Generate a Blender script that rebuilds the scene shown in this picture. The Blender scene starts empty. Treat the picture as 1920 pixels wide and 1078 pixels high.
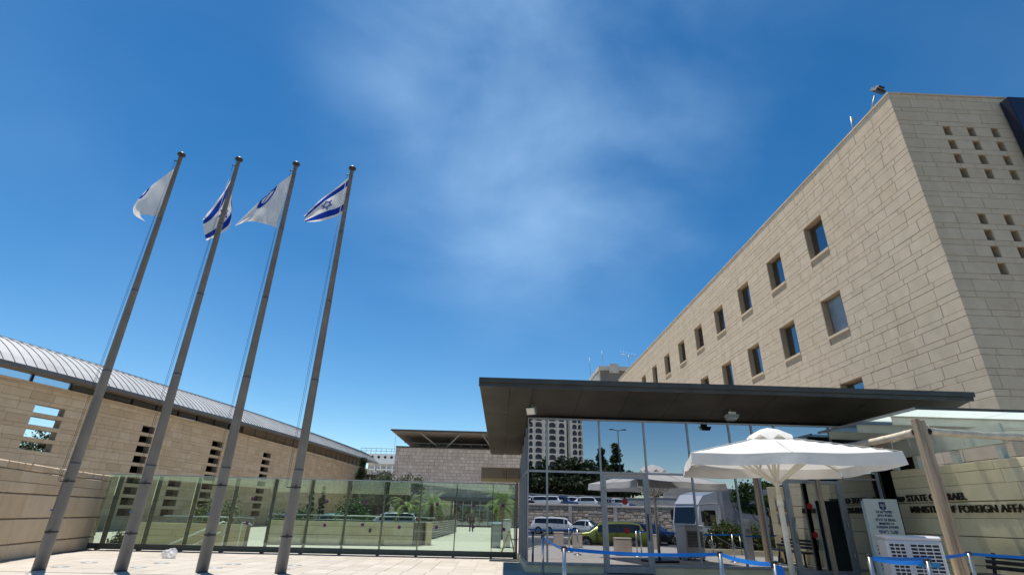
import bpy, math, random
import numpy as np
from mathutils import Vector, Matrix

rnd = random.Random(7)
SC = bpy.context.scene
COL = SC.collection

# ------------------------------------------------------------------ camera
CAM_H = 1.42
RM = ((0.9990854, -0.0347011, -0.0249858), (-0.0368570, -0.4025917, -0.9146374), (0.0216798, 0.9147217, -0.4035024))
cd = bpy.data.cameras.new('camera'); cam = bpy.data.objects.new('camera', cd); COL.objects.link(cam)
cd.sensor_width = 36; cd.sensor_fit = 'HORIZONTAL'; cd.lens = 18.1466
cd.clip_start = 0.05; cd.clip_end = 6000
m4 = Matrix(RM).to_4x4(); m4.translation = (0, 0, CAM_H); cam.matrix_world = m4
SC.camera = cam

# ------------------------------------------------------------------ light
SUN_EL, SUN_AZ = math.radians(75.5), math.radians(-38)      # azimuth from +Y towards +X
sv = Vector((math.sin(SUN_AZ)*math.cos(SUN_EL), math.cos(SUN_AZ)*math.cos(SUN_EL), math.sin(SUN_EL)))
ld = bpy.data.lights.new('sun', 'SUN'); ld.energy = 5.0; ld.angle = math.radians(0.53); ld.color = (1, .945, .85)
lo = bpy.data.objects.new('sun', ld); COL.objects.link(lo); lo.rotation_euler = sv.to_track_quat('Z', 'Y').to_euler()
lo.location = (0, 0, 60)
W = bpy.data.worlds.new('World'); SC.world = W; W.use_nodes = True
wn, wl = W.node_tree.nodes, W.node_tree.links
wn.clear()
wo = wn.new('ShaderNodeOutputWorld'); wb = wn.new('ShaderNodeBackground'); wb.inputs[1].default_value = .114
sk = wn.new('ShaderNodeTexSky'); sk.sky_type = 'NISHITA'; sk.sun_disc = False
sk.sun_elevation = SUN_EL; sk.sun_rotation = SUN_AZ % (2*math.pi)
sk.altitude = 900; sk.air_density = 1.0; sk.dust_density = .03; sk.ozone_density = 3.0
# thin cirrus veils: noise along the view direction
tc = wn.new('ShaderNodeTexCoord')
mp = wn.new('ShaderNodeMapping'); mp.inputs['Scale'].default_value = (1.0, 1.0, 1.7); mp.inputs['Location'].default_value = (.35, .1, .2)
wl.new(tc.outputs['Generated'], mp.inputs[0])
n1 = wn.new('ShaderNodeTexNoise'); n1.inputs['Scale'].default_value = 1.9; n1.inputs['Detail'].default_value = 6; n1.inputs['Roughness'].default_value = .47
n1.inputs['Distortion'].default_value = .25
wl.new(mp.outputs[0], n1.inputs[0])
r1 = wn.new('ShaderNodeMapRange'); r1.interpolation_type = 'SMOOTHSTEP'
r1.inputs[1].default_value = .24; r1.inputs[2].default_value = .84; r1.inputs[3].default_value = 0; r1.inputs[4].default_value = 1.0
wl.new(n1.outputs[0], r1.inputs[0])
cm = wn.new('ShaderNodeMix'); cm.data_type = 'RGBA'
# the veil is thickest high over the forecourt and thins out all round
dm = wn.new('ShaderNodeVectorMath'); dm.operation = 'DOT_PRODUCT'; dm.inputs[1].default_value = Vector((.10, .72, .69)).normalized()
nr = wn.new('ShaderNodeVectorMath'); nr.operation = 'NORMALIZE'; wl.new(tc.outputs['Generated'], nr.inputs[0]); wl.new(nr.outputs[0], dm.inputs[0])
r2 = wn.new('ShaderNodeMapRange'); r2.interpolation_type = 'SMOOTHSTEP'
r2.inputs[1].default_value = .87; r2.inputs[2].default_value = 1.0; r2.inputs[3].default_value = .08; r2.inputs[4].default_value = .72
wl.new(dm.outputs['Value'], r2.inputs[0])
mm = wn.new('ShaderNodeMath'); mm.operation = 'MULTIPLY'; wl.new(r1.outputs[0], mm.inputs[0]); wl.new(r2.outputs[0], mm.inputs[1])
wl.new(mm.outputs[0], cm.inputs[0])
hs = wn.new('ShaderNodeHueSaturation'); hs.inputs['Saturation'].default_value = 1.31; hs.inputs['Hue'].default_value = .497
dv = wn.new('ShaderNodeVectorMath'); dv.operation = 'DIVIDE'; dv.inputs[1].default_value = (1.75, 2.8, 5.3)
gm = wn.new('ShaderNodeGamma'); gm.inputs[1].default_value = 1.25
mu_ = wn.new('ShaderNodeVectorMath'); mu_.operation = 'MULTIPLY'; mu_.inputs[1].default_value = (1.75, 2.8, 5.3)
wl.new(sk.outputs[0], dv.inputs[0]); wl.new(dv.outputs[0], gm.inputs[0]); wl.new(gm.outputs[0], mu_.inputs[0])
wl.new(mu_.outputs[0], hs.inputs['Color'])
wl.new(hs.outputs[0], cm.inputs[6]); cm.inputs[7].default_value = (4.4, 6.7, 9.3, 1)
wl.new(cm.outputs[2], wb.inputs[0]); wl.new(wb.outputs[0], wo.inputs[0])
SC.view_settings.view_transform = 'Standard'; SC.view_settings.look = 'None'
SC.view_settings.exposure = 0.2; SC.view_settings.gamma = 1
SC.cycles.max_bounces = 10; SC.cycles.diffuse_bounces = 4; SC.cycles.glossy_bounces = 5
SC.cycles.transparent_max_bounces = 24; SC.cycles.transmission_bounces = 6
SC.cycles.caustics_reflective = False; SC.cycles.caustics_refractive = False
SC.cycles.sample_clamp_indirect = 6
SC.cycles.use_denoising = True

# ------------------------------------------------------------------ helpers
def world_of(o):
    m = Matrix.LocRotScale(o.location, o.rotation_euler, o.scale)
    if o.parent:
        m = world_of(o.parent) @ o.matrix_parent_inverse @ m
    return m

def put(o, parent, local=False):
    COL.objects.link(o)
    if parent is not None:
        o.parent = parent
        if not local:
            o.matrix_parent_inverse = world_of(parent).inverted()
    return o

def thing(name, label, cat, loc=(0, 0, 0), rz=0, group=None):
    o = bpy.data.objects.new(name, None); COL.objects.link(o)
    o.empty_display_size = .2
    o.location = loc; o.rotation_euler = (0, 0, rz)
    o['label'] = label; o['category'] = cat
    if group: o['group'] = group
    return o

def tag(o, label=None, cat=None, group=None, kind=None):
    if label: o['label'] = label
    if cat: o['category'] = cat
    if group: o['group'] = group
    if kind: o['kind'] = kind
    return o

class MB:
    def __init__(s):
        s.v = []; s.f = []; s.m = []; s.t = []; s.sm = []
    def add(s, vs, fs, mat=0, tint=.5, smooth=False):
        b = len(s.v); s.v.extend([tuple(p) for p in vs])
        for f in fs:
            s.f.append([i+b for i in f]); s.m.append(mat); s.t.append(tint); s.sm.append(smooth)
        return s
    def box(s, a, b, mat=0, tint=.5):
        (x0, y0, z0), (x1, y1, z1) = a, b
        if x1 < x0: x0, x1 = x1, x0
        if y1 < y0: y0, y1 = y1, y0
        if z1 < z0: z0, z1 = z1, z0
        return s.add([(x0,y0,z0),(x1,y0,z0),(x1,y1,z0),(x0,y1,z0),(x0,y0,z1),(x1,y0,z1),(x1,y1,z1),(x0,y1,z1)],
                     [(0,3,2,1),(4,5,6,7),(0,1,5,4),(1,2,6,5),(2,3,7,6),(3,0,4,7)], mat, tint)
    def bbox(s, a, b, c=.01, mat=0, tint=.5):
        """box with chamfered edges"""
        (x0, y0, z0), (x1, y1, z1) = a, b
        v = []; 
        for z, k in ((z0, 1), (z0+c, 0), (z1-c, 0), (z1, 1)):
            q = c if k else 0
            v += [(x0+q, y0+c, z), (x0+c, y0+q, z), (x1-c, y0+q, z), (x1-q, y0+c, z), (x1-q, y1-c, z), (x1-c, y1-q, z), (x0+c, y1-q, z), (x0+q, y1-c, z)]
        f = [tuple(range(7, -1, -1)), tuple(range(24, 32))]
        for k in range(3):
            for i in range(8):
                j = (i+1) % 8
                f.append((k*8+i, k*8+j, k*8+8+j, k*8+8+i))
        return s.add(v, f, mat, tint)
    def xbox(s, M, a, b, mat=0, tint=.5):
        n = len(s.v); s.box(a, b, mat, tint)
        for i in range(n, len(s.v)):
            s.v[i] = tuple(M @ Vector(s.v[i]))
        return s
    def bar(s, p, q, w, h, mat=0, up=(0, 0, 1), tint=.5):
        """rectangular bar from p to q, w across, h along 'up'"""
        p, q = Vector(p), Vector(q); d = (q-p).normalized(); u = Vector(up)
        if abs(d.dot(u)) > .98: u = Vector((0, 1, 0))
        x = d.cross(u).normalized(); u = x.cross(d).normalized()
        vs = []
        for c in (p, q):
            for a, b in ((-1,-1),(1,-1),(1,1),(-1,1)):
                vs.append(c+x*(a*w/2)+u*(b*h/2))
        return s.add(vs, [(0,1,2,3),(7,6,5,4),(0,4,5,1),(1,5,6,2),(2,6,7,3),(3,7,4,0)], mat, tint)
    def path(s, pts, r, n=8, mat=0, cap=True, smooth=True, tint=.5):
        pts = [Vector(p) for p in pts]
        rs = r if isinstance(r, (list, tuple)) else [r]*len(pts)
        vs = []; fs = []
        for i, p in enumerate(pts):
            d = (pts[min(i+1, len(pts)-1)]-pts[max(i-1, 0)]).normalized()
            u = Vector((0, 0, 1)) if abs(d.z) < .9 else Vector((0, 1, 0))
            x = d.cross(u).normalized(); y = x.cross(d)
            for k in range(n):
                a = 2*math.pi*k/n
                vs.append(p+x*(math.cos(a)*rs[i])+y*(math.sin(a)*rs[i]))
        for i in range(len(pts)-1):
            for k in range(n):
                j = (k+1) % n
                fs.append((i*n+k, i*n+j, (i+1)*n+j, (i+1)*n+k))
        s.add(vs, fs, mat, tint, smooth)
        if cap:
            b = len(s.v)-len(vs)
            s.f += [[b+k for k in range(n-1, -1, -1)], [b+(len(pts)-1)*n+k for k in range(n)]]
            s.m += [mat]*2; s.t += [tint]*2; s.sm += [False]*2
        return s
    def lathe(s, c, prof, n=16, mat=0, smooth=True):
        vs = []; fs = []
        for r, z in prof:
            for k in range(n):
                a = 2*math.pi*k/n
                vs.append((c[0]+r*math.cos(a), c[1]+r*math.sin(a), c[2]+z))
        for i in range(len(prof)-1):
            for k in range(n):
                j = (k+1) % n
                fs.append((i*n+k, i*n+j, (i+1)*n+j, (i+1)*n+k))
        s.add(vs, fs, mat, .5, smooth)
        b = len(s.v)-len(vs)
        s.f += [[b+k for k in range(n-1, -1, -1)], [b+(len(prof)-1)*n+k for k in range(n)]]
        s.m += [mat]*2; s.t += [.5]*2; s.sm += [False]*2
        return s
    def prism(s, poly, ext, mat=0, tint=.5):
        n = len(poly); e = Vector(ext)
        vs = [Vector(p) for p in poly]+[Vector(p)+e for p in poly]
        fs = [tuple(range(n-1, -1, -1)), tuple(range(n, 2*n))]
        for i in range(n):
            j = (i+1) % n; fs.append((i, j, n+j, n+i))
        return s.add(vs, fs, mat, tint)
    def mesh(s, name, mats):
        me = bpy.data.meshes.new(name)
        me.from_pydata(s.v, [], s.f)
        mats = mats if isinstance(mats, (list, tuple)) else [mats]
        for x in mats: me.materials.append(x)
        if len(mats) > 1: me.polygons.foreach_set('material_index', s.m)
        me.polygons.foreach_set('use_smooth', s.sm)
        a = me.attributes.new('tint', 'FLOAT', 'FACE'); a.data.foreach_set('value', s.t)
        me.update()
        return me
    def build(s, name, mats, parent=None, local=False, **kw):
        o = bpy.data.objects.new(name, s.mesh(name, mats))
        put(o, parent, local)
        if kw: tag(o, **kw)
        return o

def copy_tree(o, parent=None):
    c = o.copy(); COL.objects.link(c); c.parent = parent
    for ch in list(o.children): copy_tree(ch, c)
    return c

def structure(o):
    o['kind'] = 'structure'; return o

# ------------------------------------------------------------------ materials
MATS = {}
def nodes_of(name):
    m = bpy.data.materials.new(name); m.use_nodes = True; MATS[name] = m
    nt = m.node_tree; b = nt.nodes['Principled BSDF']
    return m, nt.nodes, nt.links, b

def mat(name, col, rough=.6, metal=0., var=.12, scale=3., bump=0., bscale=40., spec=.4, trans=0., col2=None, stretch=None):
    m, n, l, b = nodes_of(name)
    b.inputs['Roughness'].default_value = rough; b.inputs['Metallic'].default_value = metal
    b.inputs['Specular IOR Level'].default_value = spec
    geo = n.new('ShaderNodeNewGeometry')
    if var > 0:
        no = n.new('ShaderNodeTexNoise'); no.inputs['Scale'].default_value = scale; no.inputs['Detail'].default_value = 6
        if stretch:
            sm = n.new('ShaderNodeMapping'); sm.inputs['Scale'].default_value = stretch; l.new(geo.outputs['Position'], sm.inputs[0]); l.new(sm.outputs[0], no.inputs[0])
        else: l.new(geo.outputs['Position'], no.inputs[0])
        mx = n.new('ShaderNodeMix'); mx.data_type = 'RGBA'
        c2 = col2 or tuple(min(1, c*(1+var*1.6)) for c in col)
        mx.inputs[6].default_value = (*[c*(1-var) for c in col], 1); mx.inputs[7].default_value = (*c2, 1)
        rr = n.new('ShaderNodeMapRange'); rr.inputs[1].default_value = .3; rr.inputs[2].default_value = .7
        l.new(no.outputs[0], rr.inputs[0]); l.new(rr.outputs[0], mx.inputs[0]); l.new(mx.outputs[2], b.inputs['Base Color'])
    else:
        b.inputs['Base Color'].default_value = (*col, 1)
    if bump > 0:
        bn = n.new('ShaderNodeTexNoise'); bn.inputs['Scale'].default_value = bscale; bn.inputs['Detail'].default_value = 5
        l.new(geo.outputs['Position'], bn.inputs[0])
        bp = n.new('ShaderNodeBump'); bp.inputs['Strength'].default_value = bump; bp.inputs['Distance'].default_value = .02
        l.new(bn.outputs[0], bp.inputs['Height']); l.new(bp.outputs[0], b.inputs['Normal'])
    if trans > 0:
        tr = n.new('ShaderNodeBsdfTranslucent'); tr.inputs[0].default_value = (*col, 1)
        ms = n.new('ShaderNodeMixShader'); ms.inputs[0].default_value = trans
        l.new(b.outputs[0], ms.inputs[1]); l.new(tr.outputs[0], ms.inputs[2])
        l.new(ms.outputs[0], n['Material Output'].inputs[0])
    return m

def stone_mat(name, c0, c1, c2, bump=.45, pit=26., stain=.2, rough=.85):
    """per-piece tone from the 'tint' attribute, veins, pitting and rain streaks"""
    m, n, l, b = nodes_of(name)
    b.inputs['Roughness'].default_value = rough; b.inputs['Specular IOR Level'].default_value = .2
    at = n.new('ShaderNodeAttribute'); at.attribute_name = 'tint'
    rp = n.new('ShaderNodeValToRGB'); e = rp.color_ramp.elements
    e[0].position = 0; e[0].color = (*c0, 1); e[1].position = 1; e[1].color = (*c2, 1)
    k = e.new(.5); k.color = (*c1, 1)
    l.new(at.outputs['Fac'], rp.inputs[0])
    geo = n.new('ShaderNodeNewGeometry')
    no = n.new('ShaderNodeTexNoise'); no.inputs['Scale'].default_value = 2.2; no.inputs['Detail'].default_value = 8; no.inputs['Roughness'].default_value = .65
    l.new(geo.outputs['Position'], no.inputs[0])
    mr = n.new('ShaderNodeMapRange'); mr.inputs[1].default_value = .3; mr.inputs[2].default_value = .72; mr.inputs[3].default_value = .90; mr.inputs[4].default_value = 1.07
    l.new(no.outputs[0], mr.inputs[0])
    mu = n.new('ShaderNodeMix'); mu.data_type = 'RGBA'; mu.blend_type = 'MULTIPLY'; mu.inputs[0].default_value = 1
    l.new(rp.outputs[0], mu.inputs[6]); l.new(mr.outputs[0], mu.inputs[7])
    mp = n.new('ShaderNodeMapping'); mp.inputs['Scale'].default_value = (1.3, 1.3, .12)
    l.new(geo.outputs['Position'], mp.inputs[0])
    ns = n.new('ShaderNodeTexNoise'); ns.inputs['Scale'].default_value = 1.; ns.inputs['Detail'].default_value = 5
    l.new(mp.outputs[0], ns.inputs[0])
    ms = n.new('ShaderNodeMapRange'); ms.inputs[1].default_value = .52; ms.inputs[2].default_value = .78; ms.inputs[3].default_value = 0; ms.inputs[4].default_value = stain
    l.new(ns.outputs[0], ms.inputs[0])
    st = n.new('ShaderNodeMix'); st.data_type = 'RGBA'
    l.new(ms.outputs[0], st.inputs[0]); l.new(mu.outputs[2], st.inputs[6]); st.inputs[7].default_value = (c0[0]*.5, c0[1]*.46, c0[2]*.4, 1)
    l.new(st.outputs[2], b.inputs['Base Color'])
    bn = n.new('ShaderNodeTexNoise'); bn.inputs['Scale'].default_value = pit; bn.inputs['Detail'].default_value = 6
    l.new(geo.outputs['Position'], bn.inputs[0])
    bp = n.new('ShaderNodeBump'); bp.inputs['Strength'].default_value = bump; bp.inputs['Distance'].default_value = .012
    l.new(bn.outputs[0], bp.inputs['Height']); l.new(bp.outputs[0], b.inputs['Normal'])
    return m

def glass_mat(name, refl, reflcol, transcol, fres=True):
    m, n, l, b = nodes_of(name); n.remove(b)
    g = n.new('ShaderNodeBsdfGlossy'); g.inputs['Roughness'].default_value = 0.0; g.inputs['Color'].default_value = (*reflcol, 1)
    t = n.new('ShaderNodeBsdfTransparent'); t.inputs['Color'].default_value = (*transcol, 1)
    mx = n.new('ShaderNodeMixShader')
    if fres:
        lw = n.new('ShaderNodeFresnel'); lw.inputs[0].default_value = 1.5
        mr = n.new('ShaderNodeMapRange'); mr.inputs[3].default_value = refl; mr.inputs[4].default_value = 1
        l.new(lw.outputs[0], mr.inputs[0]); l.new(mr.outputs[0], mx.inputs[0])
    else:
        mx.inputs[0].default_value = refl
    l.new(t.outputs[0], mx.inputs[1]); l.new(g.outputs[0], mx.inputs[2])
    l.new(mx.outputs[0], n['Material Output'].inputs[0])
    return m

def leaf_mat(name, c0, c1, tr=.35, rough=.55):
    m, n, l, b = nodes_of(name)
    b.inputs['Roughness'].default_value = rough
    at = n.new('ShaderNodeAttribute'); at.attribute_name = 'tint'
    mx = n.new('ShaderNodeMix'); mx.data_type = 'RGBA'
    mx.inputs[6].default_value = (*c0, 1); mx.inputs[7].default_value = (*c1, 1)
    l.new(at.outputs['Fac'], mx.inputs[0]); l.new(mx.outputs[2], b.inputs['Base Color'])
    t = n.new('ShaderNodeBsdfTranslucent'); l.new(mx.outputs[2], t.inputs[0])
    ms = n.new('ShaderNodeMixShader'); ms.inputs[0].default_value = tr
    l.new(b.outputs[0], ms.inputs[1]); l.new(t.outputs[0], ms.inputs[2]); l.new(ms.outputs[0], n['Material Output'].inputs[0])
    return m

M_STONE = stone_mat('jerusalem_stone', (.59, .465, .33), (.645, .52, .38), (.685, .565, .43))
M_STONE_L = stone_mat('jerusalem_stone_warm', (.54, .415, .275), (.61, .475, .325), (.65, .53, .38), stain=.25)
M_STONE_W = stone_mat('cream_stone', (.72, .60, .37), (.77, .655, .425), (.79, .69, .48), bump=.3, stain=.3)
M_TILE = stone_mat('pinkish_tile', (.56, .475, .42), (.64, .56, .50), (.72, .65, .59), bump=.2, stain=.25)
M_ROUGH = stone_mat('rough_stone', (.42, .34, .265), (.55, .46, .38), (.64, .56, .47), bump=1.0, pit=9, stain=.2)
M_MORTAR = mat('mortar', (.23, .19, .145), .95, var=.25, scale=6)
M_LINTEL = stone_mat('brown_stone', (.20, .155, .115), (.24, .19, .14), (.27, .21, .16), bump=.3)
M_PAVE = stone_mat('paving_slab', (.47, .42, .355), (.515, .465, .40), (.555, .505, .44), bump=.15, pit=18, stain=.0)
M_PAVEJ = mat('paving_joint', (.42, .38, .32), .95, var=.15)
M_PLAZA = stone_mat('plaza_paving', (.48, .435, .37), (.52, .475, .41), (.56, .515, .45), bump=.15, stain=.0)
M_ASPHALT = mat('asphalt', (.085, .085, .09), .9, var=.2, scale=1.2, bump=.6, bscale=120)
M_EARTH = mat('dry_earth', (.36, .31, .23), .95, var=.25, scale=.3, bump=.4, bscale=4)
M_KERB = mat('kerb_stone', (.5, .46, .40), .85, var=.15)
M_CONC = mat('concrete', (.47, .445, .41), .9, var=.12, scale=.8, bump=.3, bscale=12)
M_POLE = mat('weathered_pole', (.15, .155, .165), .5, metal=.1, var=.14, scale=1.6, bump=.03, bscale=20)
M_BLACK = mat('black_plastic', (.02, .02, .022), .5, var=0)
M_DARKM = mat('dark_metal', (.05, .047, .042), .45, metal=.3, var=.15, scale=8)
M_SOFFIT = mat('soffit_sheet', (.046, .038, .029), .55, metal=.25, var=.3, scale=.9)
M_FASCIA = mat('fascia_sheet', (.07, .066, .06), .42, metal=.4, var=.15, scale=2)
M_ALU = mat('grey_aluminium', (.33, .34, .36), .42, metal=.45, var=.08, scale=5)
M_ZINC = mat('zinc_roof', (.43, .44, .45), .6, metal=.12, var=.10, scale=.7)
M_SEAM = mat('zinc_seam', (.15, .155, .16), .5, metal=.4, var=.1)
M_EAVE = mat('brown_soffit', (.16, .125, .09), .7, var=.1)
M_FENCEM = mat('fence_steel', (.095, .105, .085), .5, metal=.3, var=.12)
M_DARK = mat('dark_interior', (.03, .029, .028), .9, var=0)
M_WFRAME = mat('window_frame', (.20, .17, .14), .5, metal=.3, var=.1)
M_STEEL = mat('brushed_steel', (.60, .57, .51), .3, metal=.95, var=.06, scale=20)
M_BELT = mat('blue_belt', (.006, .20, .66), .6, var=.04, trans=.25)
M_WHITE = mat('white_paint', (.78, .78, .77), .45, var=.04)
M_CLOTH = mat('umbrella_canvas', (.78, .765, .735), .9, var=.06, scale=2.5, trans=.28, bump=.6, bscale=5)
M_CREAMM = mat('cream_metal', (.62, .59, .50), .5, var=.06)
M_BEAM = mat('pale_green_steel', (.50, .51, .45), .5, var=.06)
M_WOOD = mat('raw_timber', (.36, .275, .195), .85, var=.32, scale=14, bump=.25, bscale=40, stretch=(1, 1, .05))
M_CANVAS = mat('rolled_canvas', (.60, .52, .41), .85, var=.15, scale=5, bump=.3, bscale=10)
M_BRONZE = mat('bronze_letter', (.045, .036, .026), .5, metal=.5, var=.1)
M_SIGN = mat('pale_sign', (.56, .62, .61), .4, var=.05)
M_NAVY = mat('navy_print', (.012, .03, .14), .6, var=0)
M_RED = mat('red_sticker', (.32, .008, .012), .5, var=0)
M_PURPLE = mat('blue_sticker', (.045, .05, .14), .5, var=0)
M_GRILLE = mat('cooler_white', (.60, .60, .62), .4, var=.03)
M_RUBBER = mat('rubber', (.022, .022, .022), .8, var=0)
M_CARGLASS = mat('car_glass', (.012, .016, .02), .06, var=0, spec=.8)
M_LAMP = mat('lamp_lens', (.75, .72, .62), .25, var=0)
M_TAIL = mat('tail_lamp', (.45, .015, .02), .25, var=0)
M_GALV = mat('galvanised', (.36, .38, .38), .5, metal=.5, var=.1)
M_SKIN = mat('skin', (.42, .26, .19), .6, var=0)
M_BARK = mat('bark', (.12, .09, .065), .95, var=.3, scale=6, bump=.8, bscale=20)
M_PALMT = mat('palm_trunk', (.17, .125, .08), .95, var=.35, scale=10, bump=1, bscale=14)
M_YELLOW = mat('yellow_board', (.52, .42, .07), .6, var=.08)
def bag_mat():
    m, n, l, b = nodes_of('clear_plastic_bag'); b.inputs['Base Color'].default_value = (.8, .8, .81, 1); b.inputs['Roughness'].default_value = .3
    t = n.new('ShaderNodeBsdfTransparent'); ms = n.new('ShaderNodeMixShader'); ms.inputs[0].default_value = .45
    l.new(b.outputs[0], ms.inputs[1]); l.new(t.outputs[0], ms.inputs[2]); l.new(ms.outputs[0], n['Material Output'].inputs[0]); return m
M_BAG = bag_mat()
M_LEAF_D = leaf_mat('dark_leaf', (.018, .034, .012), (.055, .085, .028))
M_LEAF_M = leaf_mat('mid_leaf', (.03, .07, .018), (.09, .16, .04))
M_LEAF_O = leaf_mat('olive_leaf', (.045, .06, .035), (.13, .15, .09))
M_LEAF_P = leaf_mat('palm_leaf', (.10, .16, .03), (.27, .34, .09))
M_LEAF_Y = leaf_mat('shrub_leaf', (.05, .085, .015), (.17, .19, .05))
M_FLOWER = leaf_mat('pale_blossom', (.6, .58, .45), (.75, .73, .62))
G_FENCE = glass_mat('green_glass', .03, (1, 1, 1), (.785, .895, .825))
G_MIRROR = glass_mat('mirror_glass', .74, (.56, .585, .65), (.16, .17, .17), fres=False)
G_WIN = glass_mat('dark_window_glass', .32, (.85, .92, 1), (.02, .02, .022), fres=False)
G_CLEAR = glass_mat('clear_glass', .03, (1, 1, 1), (.86, .90, .92))
def frosted():
    m, n, l, b = nodes_of('frosted_glass'); n.remove(b)
    a = n.new('ShaderNodeBsdfTranslucent'); a.inputs[0].default_value = (.88, .95, .93, 1)
    c = n.new('ShaderNodeBsdfTransparent'); c.inputs[0].default_value = (.90, .96, .94, 1)
    g = n.new('ShaderNodeBsdfDiffuse'); g.inputs[0].default_value = (.80, .88, .87, 1)
    m1 = n.new('ShaderNodeMixShader'); m1.inputs[0].default_value = .60; l.new(a.outputs[0], m1.inputs[1]); l.new(c.outputs[0], m1.inputs[2])
    m2 = n.new('ShaderNodeMixShader'); m2.inputs[0].default_value = .10; l.new(m1.outputs[0], m2.inputs[1]); l.new(g.outputs[0], m2.inputs[2])
    l.new(m2.outputs[0], n['Material Output'].inputs[0]); return m
G_ROOF = frosted()
# ================================================================== stone laying
def split_iv(u0, u1, v0, v1, openings):
    iv = [(u0, u1)]
    for (a, b, c, d) in openings:
        if c < v1-.03 and d > v0+.03:
            nv = []
            for (p, q) in iv:
                if b <= p or a >= q: nv.append((p, q)); continue
                if a > p: nv.append((p, a))
                if b < q: nv.append((b, q))
            iv = nv
    return [(p, q) for p, q in iv if q-p > .04]

def stone_into(mb, mapf, u0, u1, v0, v1, proud, ch, tint, uneven=0.):
    e = rnd.uniform(-uneven, uneven) if uneven else 0
    P = []
    for (du, d) in ((0, -proud), (0, -ch+e), (ch, e)):
        for (uu, vv) in ((u0+du, v0+du), (u1-du, v0+du), (u1-du, v1-du), (u0+du, v1-du)):
            P.append(mapf(uu, vv, d))
    f = [(8, 9, 10, 11)]
    for k in (0, 4):
        for i in range(4):
            j = (i+1) % 4
            f.append((k+i, k+j, k+4+j, k+4+i))
    mb.add(P, f, 0, tint)

def lay(parent, mapf, u0, u1, courses, openings, material, name='stone', lens=(.7, 1.2), joint=.012, proud=.05, ch=.008,
        seed=1, limit=300, key=None, uneven=.0, tints=(.0, 1.0)):
    """lays stones course by course; the 'limit' pieces that come first by key are objects, the rest one joined part"""
    global rnd
    keep = rnd; rnd = random.Random(seed)
    L = []
    for c in courses:
        v0, v1 = c[0], c[1]; ls = c[2] if len(c) > 2 else lens
        off = rnd.uniform(0, ls[1])
        for (p, q) in split_iv(u0, u1, v0, v1, openings):
            x = p; first = True
            while x < q-1e-4:
                w = rnd.uniform(*ls)
                if first and p == u0: w = off if off > .3 else w
                first = False
                if q-(x+w) < ls[0]*.5: w = q-x
                L.append((x+joint/2, x+w-joint/2, v0+joint/2, v1-joint/2, min(1, max(0, rnd.gauss(.5, .27)))*(tints[1]-tints[0])+tints[0]))
                x += w
    if key: L.sort(key=lambda s: key((s[0]+s[1])/2, (s[2]+s[3])/2))
    for s in L[:limit]:
        mb = MB(); stone_into(mb, mapf, *s[:4], proud, ch, s[4], uneven)
        mb.build(name, material, parent)
    rest = MB()
    for s in L[limit:]:
        stone_into(rest, mapf, *s[:4], proud, ch, s[4], uneven)
    if rest.v:
        rest.build(name+'_field', material, parent, kind='stuff')
    rnd = keep
    return L

def backing(parent, mapf, u0, u1, courses, openings, d0, d1, material, name='wall_core', step=None):
    mb = MB()
    for c in courses:
        v0, v1 = c[0], c[1]
        for (p, q) in split_iv(u0, u1, v0, v1, openings):
            n = max(1, int(math.ceil((q-p)/step))) if step else 1
            for i in range(n):
                a = p+(q-p)*i/n; b = p+(q-p)*(i+1)/n
                P = [mapf(u, v, d) for d in (d0, d1) for (u, v) in ((a, v0), (b, v0), (b, v1), (a, v1))]
                f = [(0, 1, 2, 3), (7, 6, 5, 4), (0, 4, 5, 1), (3, 2, 6, 7)]
                if i == 0: f.append((0, 3, 7, 4))
                if i == n-1: f.append((1, 5, 6, 2))
                mb.add(P, f)
    return mb.build(name, material, parent)

def merge_courses(courses):
    """same courses, used for cores: joints closed"""
    out = []
    for i, c in enumerate(courses): out.append((c[0], c[1]))
    return out

# ================================================================== ground
def sheet(name, poly, z, material, skirt=None, kind='structure'):
    mb = MB(); n = len(poly)
    vs = [(x, y, z) for x, y in poly]
    fs = [tuple(range(n))]
    if skirt is not None:
        vs += [(x, y, skirt) for x, y in poly]
        for i in range(n):
            j = (i+1) % n; fs.append((i, n+i, n+j, j))
    mb.add(vs, fs)
    o = mb.build(name, material); o['kind'] = kind
    return o

def circ(cx, cy, r, n, a0=0, a1=2*math.pi):
    return [(cx+r*math.cos(a0+(a1-a0)*i/n), cy+r*math.sin(a0+(a1-a0)*i/n)) for i in range(n)]

sheet('ground', circ(0, 0, 3000, 48), -.62, M_EARTH)
plaza_poly = [(-70, 8.6), (.2, 8.6), (1.5, 7.6), (2.2, 5.2), (2.9, 2.6), (4.0, 1.6), (9.3, 1.5), (9.9, 2.2), (9.9, 6.5), (12.6, 6.9), (60, 6.9), (60, 150), (-70, 150)]
plaza = sheet('plaza', plaza_poly, -.012, M_PLAZA, skirt=-.6)
sheet('road', [(-160, -33), (160, -33), (160, 12), (-160, 12)], -.40, M_ASPHALT)
kb = MB()
for (a, b) in zip(plaza_poly[:11], plaza_poly[1:11]):
    ax, ay = a; bx, by = b; L = math.hypot(bx-ax, by-ay); nn = max(1, round(L/1.0))
    for i in range(nn):
        if a[0] < -12: break
        p = Vector((ax+(bx-ax)*(i+.01)/nn, ay+(by-ay)*(i+.01)/nn, -.2)); q = Vector((ax+(bx-ax)*(i+.99)/nn, ay+(by-ay)*(i+.99)/nn, -.2))
        kb.bar(p, q, .16, .42)
structure(kb.build('kerb', M_KERB))
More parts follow.
